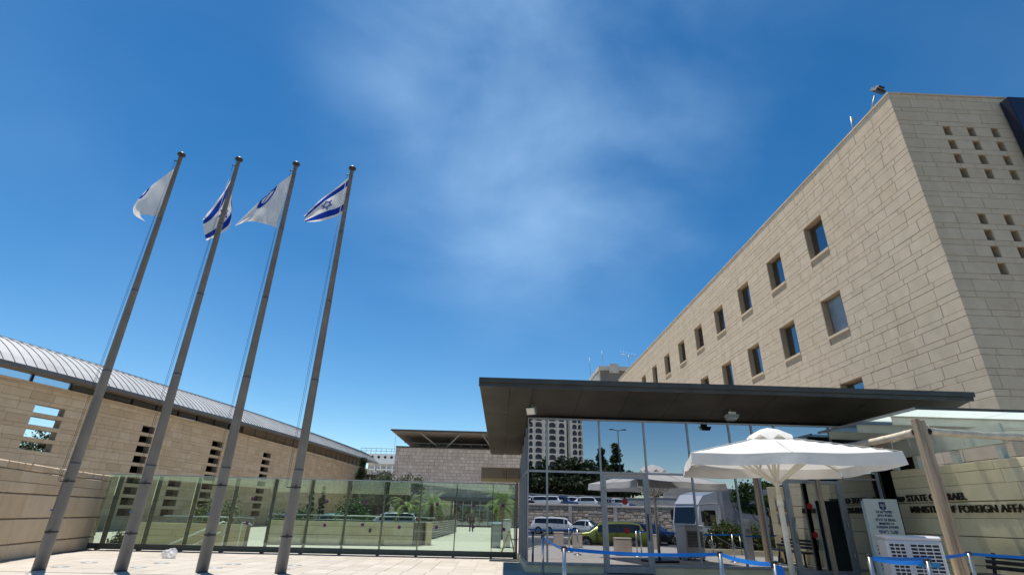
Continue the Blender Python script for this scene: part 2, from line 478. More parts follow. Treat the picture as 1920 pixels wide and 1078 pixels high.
# lane markings on the road
for i, (x0, y0) in enumerate(((-6, -7.5), (-1, -7.5), (4, -7.5), (9, -7.5), (14, -7.5), (19, -7.5), (24, -7.5))):
    structure(MB().box((x0, y0, -.396), (x0+2.4, y0+.13, -.392)).build('road_marking', M_WHITE))
sheet('traffic_island', [(-8, -17.0), (6, -16.0), (14, -13.5), (26, -12.6), (60, -13), (60, -15.5), (26, -15), (14, -16), (6, -18.5), (-8, -19.5)], -.27, M_KERB, skirt=-.45)
# paving slabs in front of the fence and the pavilion
def paving():
    mp = lambda u, v, d: (u, v, d)
    cs = []
    y = 13.9; k = 0
    while y < 20.7:
        cs.append((y, y+.9, (.6, .6))); y += .9
    L = lay(plaza, mp, -13.6, 1.0, cs, [], M_PAVE, 'paving_slab', joint=.014, proud=.02, ch=.006, seed=3, limit=300, key=lambda u, v: math.hypot(u, v), uneven=.0015)
    cs2 = []; y = 9.0
    while y < 16.0: cs2.append((y, y+.9, (.6, .6))); y += .9
    lay(plaza, mp, 1.6, 11.4, cs2, [], M_PAVE, 'paving_slab', joint=.014, proud=.02, ch=.006, seed=4, limit=0)
paving()

# ================================================================== ministry block (right)
PER, BIG = .69, .46
def courses_to(ztop_big, z0, z1, long_big=(.75, 1.35), long_small=(.5, 1.5)):
    cs = []; k = -60
    while k < 60:
        t = ztop_big+k*PER
        for a, b, l in ((t-BIG, t, long_big), (t, t+PER-BIG, long_small)):
            aa, bb = max(a, z0), min(b, z1)
            if bb-aa > .05: cs.append((aa, bb, l))
        k += 1
    return cs

def big_building():
    t = thing('office_building', 'tall cream stone office block with rows of recessed windows', 'building', (16, 15.93, 0))
    FX, FY, TOP = 16.0, 15.93, 17.9
    ml = lambda u, v, d: (FX-d, u, v)
    mf = lambda u, v, d: (u, FY-d, v)
    cs = courses_to(15.6, 3.3, TOP)
    wins = []
    for r, zt in enumerate((15.6, 15.6-6*PER, 15.6-12*PER)):
        for k in range(11):
            y0 = 21.70+4.02*k
            wins.append((y0, y0+1.53, zt-2*PER-BIG, zt, r, k))
    op = [w[:4] for w in wins]; opl = [(w[0], w[1], w[2]-PER, w[3]) for w in wins]
    backing(t, ml, FY+.05, 66, merge_courses(cs), op, -.045, -.55, M_CORE)
    fill = MB()
    for w in wins:
        for a, b in ((w[0], w[0]+.72), (w[0]+.72, w[1])): stone_into(fill, ml, a+.006, b-.006, w[2]-PER+.006, w[2]-.44, .05, .008, rnd.uniform(.3, .7))
    fill.build('apron_stone_field', M_STONE, t, kind='stuff')
    lay(t, ml, FY, 66, cs, opl, M_STONE, seed=11, limit=205, key=lambda u, v: (0 if v > 6 else 50)+math.hypot(u, 16)+.25*abs(v-10), uneven=.003, tints=(.3, .75))
    holes = []
    for c in range(5):
        for r in range(4):
            holes.append((17.80+1.0*c, 18.10+1.0*c, 15.6+PER-BIG-r*PER, 15.6+PER-r*PER))
            if c < 2: holes.append((17.80+1.0*c, 18.10+1.0*c, 15.6-5*PER-BIG-r*PER, 15.6-5*PER-r*PER))
            holes.append((19.6+1.0*c, 19.9+1.0*c, 15.6-11*PER-BIG-r*PER, 15.6-11*PER-r*PER))
    backing(t, mf, FX+.05, 27, merge_courses(cs), holes, -.045, -.45, M_CORE)
    lay(t, mf, FX, 27, cs, holes, M_STONE, seed=12, limit=95, key=lambda u, v: u-.1*v+(0 if v > 4.5 else 30), uneven=.003, tints=(.15, .65))
    # dark panel stands in for the shade inside the small openings
    MB().box((FX+.6, FY+.46, 3), (27, FY+.6, TOP-.3)).build('void_shade_panel', M_DARK, t)
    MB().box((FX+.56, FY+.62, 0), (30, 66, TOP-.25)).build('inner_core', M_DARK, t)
    MB().box((FX+.05, FY+.06, 0), (30, 66, 3.3)).build('base_storey', M_STONE, t)
    cp = MB()
    y = FY-.03
    while y < 66:
        cp.box((FX-.035, y+.004, TOP+.003), (FX+.45, min(66, y+1.4)-.004, TOP+.075), tint=rnd.random()); y += 1.4
    cp.build('coping', M_STONE, t)
    cp = MB(); x = FX+.46
    while x < 27:
        cp.box((x+.004, FY-.035, TOP+.003), (x+1.4-.004, FY+.4, TOP+.072), tint=rnd.random()); x += 1.4
    cp.build('coping', M_STONE, t)
    for (y0, y1, z0, z1, r, k) in wins:
        fr = MB(); X = FX+.34
        w = .055
        for (a, b) in (((y0, z0), (y0+w, z1)), ((y1-w, z0), (y1, z1)), ((y0+w, z0), (y1-w, z0+w)), ((y0+w, z1-w), (y1-w, z1))):
            fr.box((X-.03, a[0], a[1]), (X+.05, b[0], b[1]))
        fw = fr.build('window', M_WFRAME, t)
        pw, ph = y1-y0-2*w-.004, z1-z0-2*w-.004
        pn = MB().box((-.01, -pw/2, -ph/2), (.01, pw/2, ph/2)).build('pane', G_WIN if not (r == 1 and k == 0) else M_PANEGREY, fw, True)
        pn.matrix_parent_inverse = world_of(fw).inverted(); pn.location = (X+.01, (y0+y1)/2, (z0+z1)/2)
        pn.rotation_euler = (0, math.radians(rnd.uniform(-1.2, 1.2)), math.radians(rnd.uniform(-1.2, 1.2)))
        MB().box((X-.025, y0+w+.001, z0+w+.001), (X-.012, y0+w+.05, z1-w-.001)).build('sash', M_WFRAME, fw)
        if (r*7+k*3) % 4 == 1: MB().box((X+.10, y0+.06, z0+.06), (X+.11, y0+.06+(y1-y0)*rnd.uniform(.3, .6), z1-.06)).build('curtain', M_CURTAIN, fw)
        sl = MB().box((FX-.035, y0-.02, z0-.115), (FX+.33, y1+.02, z0-.002), tint=.8)
        sl.build('sill', M_STONE, t)
    # dark bay at the far right of the front
    MB().bbox((20.62, FY-.42, 12.4), (26.5, FY-.02, 17.62), .03).build('dark_bay', M_NAVYBAY, t)
    return t
M_CORE = stone_mat('stone_core', (.43, .335, .235), (.46, .36, .255), (.48, .385, .28))
M_CURTAIN = mat('pale_curtain', (.45, .43, .38), .9, var=.15, scale=8)
M_PANEGREY = mat('grey_blind_pane', (.20, .23, .25), .25, var=.15, scale=2, spec=.6)
M_NAVYBAY = mat('dark_blue_cladding', (.02, .025, .05), .3, metal=.2, var=.1)
big_building()

def roof_lamp():
    t = thing('roof_floodlight', 'black floodlight on a bent arm at the office roof corner', 'floodlight', (16.35, 17.5, 17.98))
    MB().path([(16.35, 17.5, 17.9), (16.4, 17.45, 18.35)], .055, 8).build('post', M_GALV, t)
    MB().path([(16.4, 17.45, 18.3), (16.52, 17.1, 18.95)], .038, 8).build('arm', M_GALV, t)
    M = Matrix.Translation((16.62, 16.95, 19.08)) @ Matrix.Rotation(math.radians(25), 4, 'Y') @ Matrix.Rotation(math.radians(35), 4, 'X')
    h = MB()
    h.prism([M @ Vector(p) for p in ((-.2, -.26, -.08), (.2, -.26, -.08), (.26, .26, -.02), (-.26, .26, -.02))], M.to_3x3() @ Vector((0, 0, .12)))
    hd = h.build('lamp_head', M_BLACK, t)
    c = MB(); c.prism([M @ Vector(p) for p in ((-.13, -.12, .04), (.13, -.12, .04), (.16, .18, .07), (-.16, .18, .07))], M.to_3x3() @ Vector((0, 0, .16)))
    c.build('lamp_housing', M_BLACK, hd)
    r = MB(); r.prism([M @ Vector(p) for p in ((-.21, -.27, .041), (.21, -.27, .041), (.27, .27, .101), (-.27, .27, .101))], M.to_3x3() @ Vector((0, 0, .012)))
    r.build('lamp_rim', M_STEEL, hd)
    t2 = thing('roof_pipe', 'thin grey pipe stub standing on the office parapet', 'pipe', (16.3, 18.6, 17.98))
    MB().path([(16.3, 18.6, 17.9), (16.3, 18.45, 18.95)], .035, 8).build('pipe', M_GALV, t2)
    MB().path([(16.3, 18.45, 18.8), (16.42, 18.42, 18.8)], .05, 8).build('elbow', M_GALV, t2)
roof_lamp()

def roof_block():
    t = thing('plant_tower', 'grey rooftop plant tower with aerials beyond the office block', 'building', (23, 104, 0))
    b = MB(); b.box((20.7, 100, 0), (29, 110, 28.2)); b.build('wall', mat('grey_render', (.17, .165, .155), .9, var=.12, scale=.5), t)
    MB().box((20.3, 99.5, 28.21), (29.3, 110.4, 29.0)).build('parapet', M_CONC, t)
    MB().prism([(20.68, 100.2, 22), (20.68, 100.2, 28.2), (18.6, 108, 26.0), (18.6, 108, 22)], (0, .4, 0)).build('fin_wall', M_CONC, t)
    MB().box((22.4, 99.0, 27.6), (24.2, 99.48, 29.4)).build('vent_box', M_CONC, t)
    a = MB(); a.path([(21.3, 100, 29), (21.2, 100, 32.2)], .045, 6); a.build('aerial', M_GALV, t)
    a = MB(); a.path([(18.9, 101, 27.5), (18.8, 101, 31.0)], .045, 6); a.path([(18.9, 101, 27.6), (20.6, 101, 27.6)], .04, 6); a.build('aerial', M_GALV, t)
    a = MB(); a.path([(26.6, 100, 29), (26.6, 100, 31.6)], .05, 6)
    a.path([(25.0, 100, 31.7), (28.0, 100, 31.2)], .04, 6)
    for k in range(6): a.path([(25.1+k*.56, 100, 32.4-k*.1), (25.1+k*.56, 100, 30.9-k*.1)], .025, 5)
    a.build('yagi_aerial', M_GALV, t)
roof_block()

# ================================================================== curved building (left)
def fx(Y): return -26.75+3.857*(1.2048-math.exp(-(Y-35.5)/19))
def fn(Y):
    s = .203*math.exp(-(Y-35.5)/19)
    L = math.hypot(1, s); return (1/L, -s/L)          # towards +X
def cw(u, v, d):
    n = fn(u); return (fx(u)+n[0]*d, u+n[1]*d, v)
def ztop(Y): return 7.85+max(0, Y-55)*.011
def zeave(Y): return 8.40+max(0, Y-42)*.021

def curved_building():
    t = thing('curved_building', 'long curved stone building with a pale standing-seam vaulted roof', 'building', (fx(40), 40, 0))
    Y0, Y1 = 24.0, 99.0
    cs = courses_to(6.8, 0, 7.83, (.8, 1.5), (.6, 1.7))
    op = []
    for k in range(4): op.append((31.45, 33.2, 6.8-BIG-k*PER, 6.8-k*PER))
    for (a, b, r0, r1) in ((39.05, 40.2, 0, 9), (43.0, 44.4, 5, 9), (47.0, 48.5, 0, 9), (55.9, 57.6, 0, 9), (35.2, 36.3, 6, 9)):
        for k in range(r0, r1): op.append((a, b, 6.8-BIG-k*PER, 6.8-k*PER))
    backing(t, cw, Y0, Y1, merge_courses(cs), op, -.05, -.5, M_MORTAR, step=1.5)
    lay(t, cw, Y0, Y1, cs, op, M_STONE_L, seed=21, limit=300, key=lambda u, v: (0 if v > 3.2 else 60)+u, uneven=.004)
    # capping where the wall top climbs slightly at the far end
    cp = MB(); n = 60
    for i in range(n):
        a, b = Y0+(Y1-Y0)*i/n, Y0+(Y1-Y0)*(i+1)/n-.006
        P = [cw(u, z, d) for d in (.02, -.5) for (u, z) in ((a, 7.833), (b, 7.833), (b, ztop(b)+.1), (a, ztop(a)+.1))]
        cp.add(P, [(0,1,2,3),(7,6,5,4),(3,2,6,7),(0,3,7,4),(1,5,6,2)], tint=rnd.random())
    cp.build('coping', M_STONE_L, t)
    # end return of the wall
    MB().prism([cw(Y1, 0, 0), cw(Y1, 0, -4.4), cw(Y1+.5, 0, -4.4), cw(Y1+.5, 0, 0)], (0, 0, 8.3)).build('end_wall', M_STONE_L, t)
    # dark rooms behind the slit windows
    bw = MB(); n = 30
    for i in range(n):
        a, b = 34.6+(Y1-34.6)*i/n, 34.6+(Y1-34.6)*(i+1)/n
        P = [cw(u, z, d) for d in (-1.6, -1.9) for (u, z) in ((a, 0), (b, 0), (b, zeave(b)+.3), (a, zeave(a)+.3))]
        bw.add(P, [(0,1,2,3),(7,6,5,4),(0,3,7,4),(1,5,6,2),(3,2,6,7)])
    bw.add([cw(34.6, 0, -.5), cw(34.6, 0, -1.9), cw(34.6, 8.7, -1.9), cw(34.6, 8.7, -.5)], [(0, 1, 2, 3)])
    bw.build('room_lining', M_DARK, t)
    # clerestory strip
    k = 0; y = Y0
    while y < 97:
        yb = y+2.3
        fr = MB(); d = -.28
        fr.bar(cw(y, ztop(y)+.1, d), cw(y, zeave(y)+.22, d), .16, .1)
        fr.bar(cw(y, ztop(y)+.13, d), cw(yb, ztop(yb)+.13, d), .06, .06)
        f = fr.build('clerestory_frame', M_DARKM if y < 51 else M_EAVE, t)
        P = [cw(u, z, d-e) for e in (0, .02) for (u, z) in ((y+.06, ztop(y)+.165), (yb-.06, ztop(yb)+.165), (yb-.06, zeave(yb)+.2), (y+.06, zeave(y)+.2))]
        MB().add(P, [(0,1,2,3),(7,6,5,4),(0,4,5,1),(3,2,6,7),(0,3,7,4),(1,5,6,2)]).build('clerestory_pane', G_CLEAR if y < 34 else G_WIN if y < 51 else M_EAVE, f)
        y = yb; k += 1
    # roof: vaulted shell
    R, A0 = 8.0, math.radians(45)
    def rp(Y, th, lift=0):
        s = R*(math.sin(A0)-math.sin(th)); z = R*(math.cos(th)-math.cos(A0))
        x, y, _ = cw(Y, 0, 1.2-s+lift*math.sin(th)*1.0)
        return (x, y, zeave(Y)+.06+z+lift*math.cos(th))
    rf = MB(); n = 50
    ths = [A0*(1-i/8) for i in range(9)]
    vs = []; fs = []
    for i in range(n+1):
        Y = Y0+(Y1+1.5-Y0)*i/n
        vs += [rp(Y, th) for th in ths]+[rp(Y, th, -.22) for th in ths]
    for i in range(n):
        for j in range(8):
            a = i*18+j; fs.append((a, a+18, a+19, a+1)); fs.append((a+9, a+10, a+28, a+27))
        fs.append((i*18, i*18+9, i*18+27, i*18+18)); fs.append((i*18+8, i*18+26, i*18+35, i*18+17))
    for b in (0, n*18):
        fs += [(b+j, b+j+1, b+10+j, b+9+j) for j in range(8)]
    rf.add(vs, fs)
    roof = rf.build('roof', M_EAVE, t)
    w = .55; N = int((Y1+1.4-Y0)/w)
    for i in range(N):
        a = Y0+i*w; b = a+w-.012
        for (t0, t1) in ((A0, math.radians(23)), (math.radians(23), 0)):
            mb = MB(); q = 4
            tt = [t0+(t1-t0)*j/q for j in range(q+1)]
            vs = [rp(a, x, .02) for x in tt]+[rp(b, x, .02) for x in tt]
            fs = [(j, q+1+j, q+2+j, j+1) for j in range(q)]
            mb.add(vs, fs, 0, rnd.random())
            vs = []
            for x in tt:
                vs += [rp(b-.012, x, .02), rp(b-.012, x, .05), rp(b+.012, x, .05), rp(b+.012, x, .0)]
            mb.add(vs, [(4*j+k, 4*j+4+k, 4*j+5+k, 4*j+1+k) for j in range(q) for k in range(3)], 1)
            # lap at the lower edge
            mb.add([rp(a, t0, .022), rp(b, t0, .022), rp(b, t0-.006, .045), rp(a, t0-.006, .045)], [(0, 1, 2, 3)], 1)
            mb.build('roof_panel', [M_ZINC, M_SEAM], roof)
    # gutter edge and flat soffit
    g = MB(); n = 75
    for i in range(n):
        a, b = Y0+(Y1+1.5-Y0)*i/n, Y0+(Y1+1.5-Y0)*(i+1)/n
        P = [cw(u, zeave(u)+z, d) for (d, z) in ((1.24, .08), (1.24, -.10), (1.12, -.10), (1.12, .02)) for u in (a, b)]
        g.add(P, [(0, 1, 3, 2), (2, 3, 5, 4), (4, 5, 7, 6)])
    g.build('gutter', M_SEAM, t)
    s = MB()
    for i in range(n):
        a, b = Y0+(Y1+1.5-Y0)*i/n, Y0+(Y1+1.5-Y0)*(i+1)/n
        P = [cw(u, zeave(u)+z, d) for (d, z) in ((1.12, -.06), (-.5, .03)) for u in (a, b)]
        s.add(P, [(0, 1, 3, 2)], 0)
    s.build('soffit', M_EAVE, t)
curved_building()

# ================================================================== garden wall (left foreground)
def garden_wall():
    def gx(Y): return -13.08-.292*(Y-16.08)+.0085*(Y-16.08)**2*1.2
    def gm(u, v, d):
        s = -.292+.0204*(u-16.08); L = math.hypot(1, s)
        return (gx(u)+d/L, u-d*s/L, v)
    t = thing('garden_wall', 'low curved wall of large warm stone blocks beside the glass fence', 'wall', (gx(18), 18, 0))
    cs = [(0, .385, (1.3, 2.2)), (.415, 1.03, (1.2, 2.0)), (1.06, 1.67, (1.2, 2.0)), (1.70, 1.97, (.9, 1.6)), (1.97, 2.26, (.9, 1.6))]
    lay(t, gm, 12.0, 21.3, cs, [], M_STONE_L, seed=31, limit=300, joint=.008, proud=.06, ch=.012, uneven=.006, tints=(.3, 1))
    lay(t, gm, 12.0, 21.3, [(2.27, 2.47, (.35, .7))], [], M_STONE_L, 'cap_stone', seed=32, limit=80, joint=.014, proud=.5, ch=.03, uneven=.03)
    backing(t, gm, 12.0, 21.3, [(0, 2.44)], [], -.035, -.45, M_MORTAR, step=.8)
garden_wall()
# ================================================================== glass fence
FY_ = 20.95
def glass_fence():
    t = thing('glass_fence', 'green tinted glass fence on a dark steel base rail across the plaza', 'fence', (-6, FY_, 0))
    X = [-14.22, -13.88, -12.44, -11.0, -9.56, -8.13, -6.76, -5.39, -4.03, -2.66, -1.32, .04, .88]
    top = 2.49
    MB().box((-14.22, FY_-.06, .03), (.9, FY_+.1, .21)).build('base_rail', M_FENCEM, t)
    MB().box((-14.25, FY_-.03, top), (.9, FY_+.03, top+.035)).build('top_rail', M_GALV, t)
    for i, x in enumerate(X):
        if i in (0,): continue
        MB().box((x-.012, FY_+.03, .2), (x+.012, FY_+.30, top-.01)).build('fin', M_FENCEM, t)
        MB().box((x-.04, FY_-.10, .0), (x+.04, FY_+.1, .029)).build('foot_plate', M_DARKM, t)
    for i in range(len(X)-1):
        a, b = X[i]+.012, X[i+1]-.012
        p = MB().box((a, FY_-.01, .22), (b, FY_+.008, top-.004)).build('glass_pane', G_FENCE, t)
        if i >= 4:
            for z in (1.74, .98):
                c = ((a+b)/2+rnd.uniform(-.03, .03), FY_-.017, z+rnd.uniform(-.04, .04))
                d = MB()
                ring = [(c[0]+.062*math.cos(q*math.pi/8), c[1], c[2]+.062*math.sin(q*math.pi/8)) for q in range(16)]
                d.prism(ring, (0, .005, 0), 0)
                ring = [(c[0]+.032*math.cos(q*math.pi/8), c[1]-.002, c[2]+.032*math.sin(q*math.pi/8)) for q in range(16)]
                d.prism(ring, (0, .001, 0), 1)
                d.build('sticker', [M_PURPLE, M_RED], p)
glass_fence()

# ================================================================== entrance pavilion
YF = 16.18
def soffit_z(y): return 4.68-.197*(y-14.0)
def pavilion():
    t = thing('entrance_pavilion', 'glass walled entrance pavilion under a dark overhanging canopy', 'building', (6, YF, 0))
    prng = random.Random(5)
    top, mid, sill = 4.2, 2.646, .22
    XM = [1.05, 1.61, 3.22, 4.60, 5.955, 7.26, 7.98, 8.70, 10.43, 11.62]
    MB().bbox((1.0, YF+.02, -.01), (3.2, YF+.4, .19), .01).build('plinth', M_STONE_W, t)
    MB().bbox((4.62, YF+.02, -.01), (8.66, YF+.4, .19), .01).build('plinth', M_STONE_W, t)
    MB().bbox((10.46, YF+.02, -.01), (11.7, YF+.4, .19), .01).build('plinth', M_STONE_W, t)
    MB().bbox((.99, YF+.41, -.01), (1.3, 20.85, .19), .01).build('plinth', M_STONE_W, t)
    for i, x in enumerate(XM):
        w = .05 if i not in (0,) else .035
        MB().box((x-w/2, YF-.03, sill-.03 if i not in (2, 3, 7, 8) else 0), (x+w/2, YF+.07, top)).build('mullion', M_ALU, t)
    # horizontal rails, butted between mullions
    for i in range(len(XM)-1):
        a, b = XM[i]+.026, XM[i+1]-.026
        door = i in (2, 7)
        MB().box((a, YF-.022, mid-.03), (b, YF+.06, mid+.03)).build('rail', M_ALU, t)
        MB().box((a, YF-.022, top-.05), (b, YF+.06, top-.003)).build('rail', M_ALU, t)
        if not door:
            MB().box((a, YF-.022, sill-.03), (b, YF+.06, sill+.035)).build('rail', M_ALU, t)
        def pane(x0, x1, z0, z1, parent, rot=None, y=YF+.012):
            cx, cz = (x0+x1)/2, (z0+z1)/2
            o = MB().box((-(x1-x0)/2, -.005, -(z1-z0)/2), ((x1-x0)/2, .005, (z1-z0)/2)).build('glass_pane', G_MIRROR, parent, local=True)
            o.location = (cx, y, cz); o.matrix_parent_inverse = world_of(parent).inverted()
            rr = rot or (prng.uniform(-.10, .10), prng.uniform(-.14, .14))
            o.rotation_euler = (math.radians(rr[0]), 0, math.radians(rr[1]))
            return o
        pane(a-.01, b+.01, mid+.02, top-.04, t, (0.05, .85) if i == 0 else None)
        if not door:
            pane(a-.01, b+.01, sill+.02, mid-.02, t, (0.05, .85) if i == 0 else None)
        else:
            dr = MB()
            fo = .09
            x0, x1, z0, z1 = a+.02, b-.02, .03, mid-.07
            for (p, q) in (((x0, z0), (x0+fo, z1)), ((x1-fo, z0), (x1, z1)), ((x0+fo, z0), (x1-fo, z0+.16)), ((x0+fo, z1-fo), (x1-fo, z1))):
                dr.box((p[0], YF-.035, p[1]), (q[0], YF+.035, q[1]))
            d = dr.build('door', M_ALU, t)
            MB().box((a+.002, YF-.028, 0), (a+.018, YF+.05, mid-.04)).build('jamb', M_ALU, d)
            MB().box((b-.018, YF-.028, 0), (b-.002, YF+.05, mid-.04)).build('jamb', M_ALU, d)
            pane(x0+fo-.01, x1-fo+.01, z0+.15, z1-fo+.01, d, (.02, -.05))
            hx = x1-.045 if i == 2 else x0+.045
            h = MB(); h.path([(hx, YF-.1, .85), (hx, YF-.1, 1.55)], .016, 8); h.path([(hx, YF-.1, .95), (hx, YF-.03, .95)], .012, 6); h.path([(hx, YF-.1, 1.45), (hx, YF-.03, 1.45)], .012, 6)
            h.build('handle', M_STEEL if i == 7 else M_BLACK, d)
            for z in (1.86, 1.1):
                cx = (x0+x1)/2+(-.02 if i == 2 else -.20)
                s = MB(); s.prism([(cx+.085*math.cos(q*math.pi/9), YF-.004, z+.085*math.sin(q*math.pi/9)) for q in range(18)], (0, .004, 0))
                s.build('sticker', M_RED, d)
            for z in (.5, 1.3, 2.1):
                hx2 = x0-.0 if i == 2 else x1
                MB().path([(hx2, YF-.045, z), (hx2, YF-.045, z+.14)], .014, 8).build('hinge', M_STEEL, d)
    # side wall towards the fence, its head follows the falling roof
    ys = [YF+.09, 17.1, 17.95, 18.8, 19.65, 20.3, 20.8]
    for i, y in enumerate(ys):
        if i: MB().box((1.02, y-.025, .19), (1.11, y+.025, soffit_z(y)-.06)).build('mullion', M_ALU, t)
        if i < len(ys)-1:
            y2 = ys[i+1]; a, b = y+.026, y2-.026
            MB().box((1.025, a, .19), (1.10, b, .25)).build('rail', M_ALU, t)
            MB().box((1.025, a, 2.616), (1.10, b, 2.676)).build('rail', M_ALU, t)
            for (z0, z1a, z1b) in ((.25, 2.616, 2.616), (2.676, soffit_z(a)-.06, soffit_z(b)-.06)):
                g = MB(); g.prism([(1.056, a, z0), (1.056, b, z0), (1.056, b, z1b), (1.056, a, z1a)], (.012, 0, 0))
                g.build('glass_pane', G_MIRROR, t)
    # canopy
    def cx0(y): return -.44+.058*(y-14)               # outer edge runs in towards the back
    CF, CB, CR = 14.0, 20.1, 13.42
    c = MB()
    zt = lambda y: soffit_z(y)+.17
    V = [(cx0(CF), CF, zt(CF)), (CR, CF, zt(CF)), (CR+.4, 24, zt(24)), (1.12, 24, zt(24)), (1.12, CB+.01, zt(CB)), (cx0(CB), CB, zt(CB))]
    n = len(V); c.add(V+[(x, y, soffit_z(y)+.05) for x, y, z in V], [tuple(range(n)), tuple(range(2*n-1, n-1, -1))]+[(i, n+i, n+(i+1) % n, (i+1) % n) for i in range(n)])
    cn = c.build('canopy', M_FASCIA, t)
    # folded front and side fascia
    f = MB()
    f.prism([(cx0(CF)-.02, CF-.03, zt(CF)+.02), (cx0(CF)-.02, CF-.03, zt(CF)-.115), (cx0(CF)-.02, CF-.004, zt(CF)-.115), (cx0(CF)-.02, CF-.004, zt(CF)+.02)], (CR-cx0(CF)+.04, 0, 0))
    f.build('fascia', M_FASCIA, cn)
    f = MB(); f.prism([(cx0(CF)-.02, CF+.03, zt(CF)-.125), (cx0(CF)-.02, CF+.03, zt(CF)-.22), (cx0(CF)-.02, CF+.06, zt(CF)-.22), (cx0(CF)-.02, CF+.06, zt(CF)-.125)], (CR-cx0(CF)+.02, 0, 0))
    f.build('drip_edge', M_FASCIA, cn)
    f = MB()
    f.bar((cx0(CF)-.012, CF, zt(CF)-.04), (cx0(CB)-.012, CB, zt(CB)-.04), .02, .14)
    f.build('fascia', M_FASCIA, cn)
    # soffit sheets with open joints
    def soff(x0a, x1a, y0, y1, x0b=None, x1b=None):
        x0b = x0a if x0b is None else x0b; x1b = x1a if x1b is None else x1b
        e = rnd.uniform(-.004, .004)
        P = [(x0a, y0, soffit_z(y0)+e), (x1a, y0, soffit_z(y0)+e), (x1b, y1, soffit_z(y1)+e), (x0b, y1, soffit_z(y1)+e)]
        MB().prism(P, (0, 0, .03)).build('soffit_sheet', M_SOFFIT, cn)
    xs = [1.05+1.37*i for i in range(10)]
    xs = [x for x in xs if x < CR]+[CR]
    for i in range(len(xs)-1):
        soff(xs[i]+.005, xs[i+1]-.005, CF+.06, YF-.035)
    yy = [CF+.06, 16.1, 18.1, CB]
    for i in range(3):
        a, b = yy[i]+(.006 if i else 0), yy[i+1]-.006
        soff(cx0(a)+.01, .40, a, b, cx0(b)+.01, .40)
        soff(.412, 1.044 if i == 0 else 1.015, a, b)
    # interior: dim floor, back wall and desk
    MB().box((1.4, YF+.42, -.008), (13, 22, .02)).build('interior_floor', M_CONC, t)
    MB().box((1.2, 22.2, 0), (13, 22.4, 3.0)).build('interior_wall', M_DARK, t)
    MB().box((13.0, YF+.1, 0), (13.2, 22.2, 3.6)).build('interior_wall', M_DARK, t)
    MB().bbox((4.5, 18.6, .02), (8.0, 19.3, 1.1), .02).build('desk', M_WFRAME, t)
    MB().box((11.62, YF+.0, 0), (11.74, YF+.3, 4.0)).build('gap_shade_block', M_BLACK, t)  # black block stands in for the shade in the gap beside the wall
    return t
PAV = pavilion()

def floodlight(label, loc, rz, tilt, boxy):
    t = thing('floodlight', label, 'floodlight', loc, rz)
    MB().path([(0, 0, 0), (0, 0, -.12)], .02, 8).build('bracket', M_GALV, t, True)
    M = Matrix.Translation((0, -.05, -.20)) @ Matrix.Rotation(tilt, 4, 'X') @ Matrix.Scale(.8, 4)
    h = MB()
    if boxy:
        h.prism([M @ Vector(p) for p in ((-.17, -.1, -.13), (.17, -.1, -.13), (.17, -.1, .13), (-.17, -.1, .13))], M.to_3x3() @ Vector((0, .16, 0)))
    else:
        h.prism([M @ Vector(p) for p in ((-.24, -.14, 0), (.24, -.14, 0), (.15, -.1, -.16), (-.15, -.1, -.16))], M.to_3x3() @ Vector((0, .24, 0)))
    hd = h.build('lamp_housing', M_GALV, t, True)
    l = MB(); l.prism([M @ Vector(p) for p in ((-.14, -.104, -.1), (.14, -.104, -.1), (.14, -.104, .1), (-.14, -.104, .1))], M.to_3x3() @ Vector((0, -.006, 0)))
    l.build('lens', M_LAMP, t, True)
    if not boxy:
        for k in range(3):
            MB().prism([M @ Vector(p) for p in ((-.22+.02*k, -.15+.01*k, -.02-.04*k), (.22-.02*k, -.15+.01*k, -.02-.04*k), (.22-.02*k, -.15+.01*k, -.035-.04*k), (-.22+.02*k, -.15+.01*k, -.035-.04*k))], (0, -.02, 0)).build('fin', M_GALV, t, True)
floodlight('square floodlight with a pale lens under the canopy corner', (1.1, 15.25, soffit_z(15.25)), math.radians(-30), math.radians(28), True)
floodlight('finned grey floodlight hanging under the middle of the canopy', (6.95, 15.2, soffit_z(15.2)), 0, math.radians(-10), False)

# lintel and gate jamb between fence and pavilion
def lintel():
    t = thing('gate_lintel', 'brown stone lintel block over the fence end beside the pavilion', 'lintel', (.2, 20.5, 2.6))
    MB().bbox((-.42, 20.15, 2.66), (.42, 20.85, 3.04), .012).build('stone_block', M_LINTEL, t)
    MB().bbox((.432, 20.15, 2.66), (.50, 20.85, 3.04), .006).build('stone_strip', M_LINTEL, t)
    MB().bbox((.512, 20.15, 2.66), (.985, 20.85, 3.04), .012).build('stone_block', M_LINTEL, t)
    MB().box((-.42, 20.2, 2.56), (.985, 20.8, 2.655)).build('underside_board', mat('ochre_board', (.40, .31, .15), .6, var=.1), t)
    MB().box((.905, 20.86, 0), (.985, 21.05, 2.555)).build('jamb', M_WFRAME, t)
lintel()

# ================================================================== inscription wall (right)
XW = 11.75
def text_mesh(body, size, extrude, align='LEFT', bold=0.0):
    cu = bpy.data.curves.new('lettering', 'FONT'); cu.body = body; cu.size = size; cu.extrude = extrude; cu.align_x = align
    cu.offset = bold
    ob = bpy.data.objects.new('lettering', cu); COL.objects.link(ob)
    dg = bpy.context.evaluated_depsgraph_get(); dg.update()
    me = bpy.data.meshes.new_from_object(ob.evaluated_get(dg))
    bpy.data.objects.remove(ob); bpy.data.curves.remove(cu)
    return me

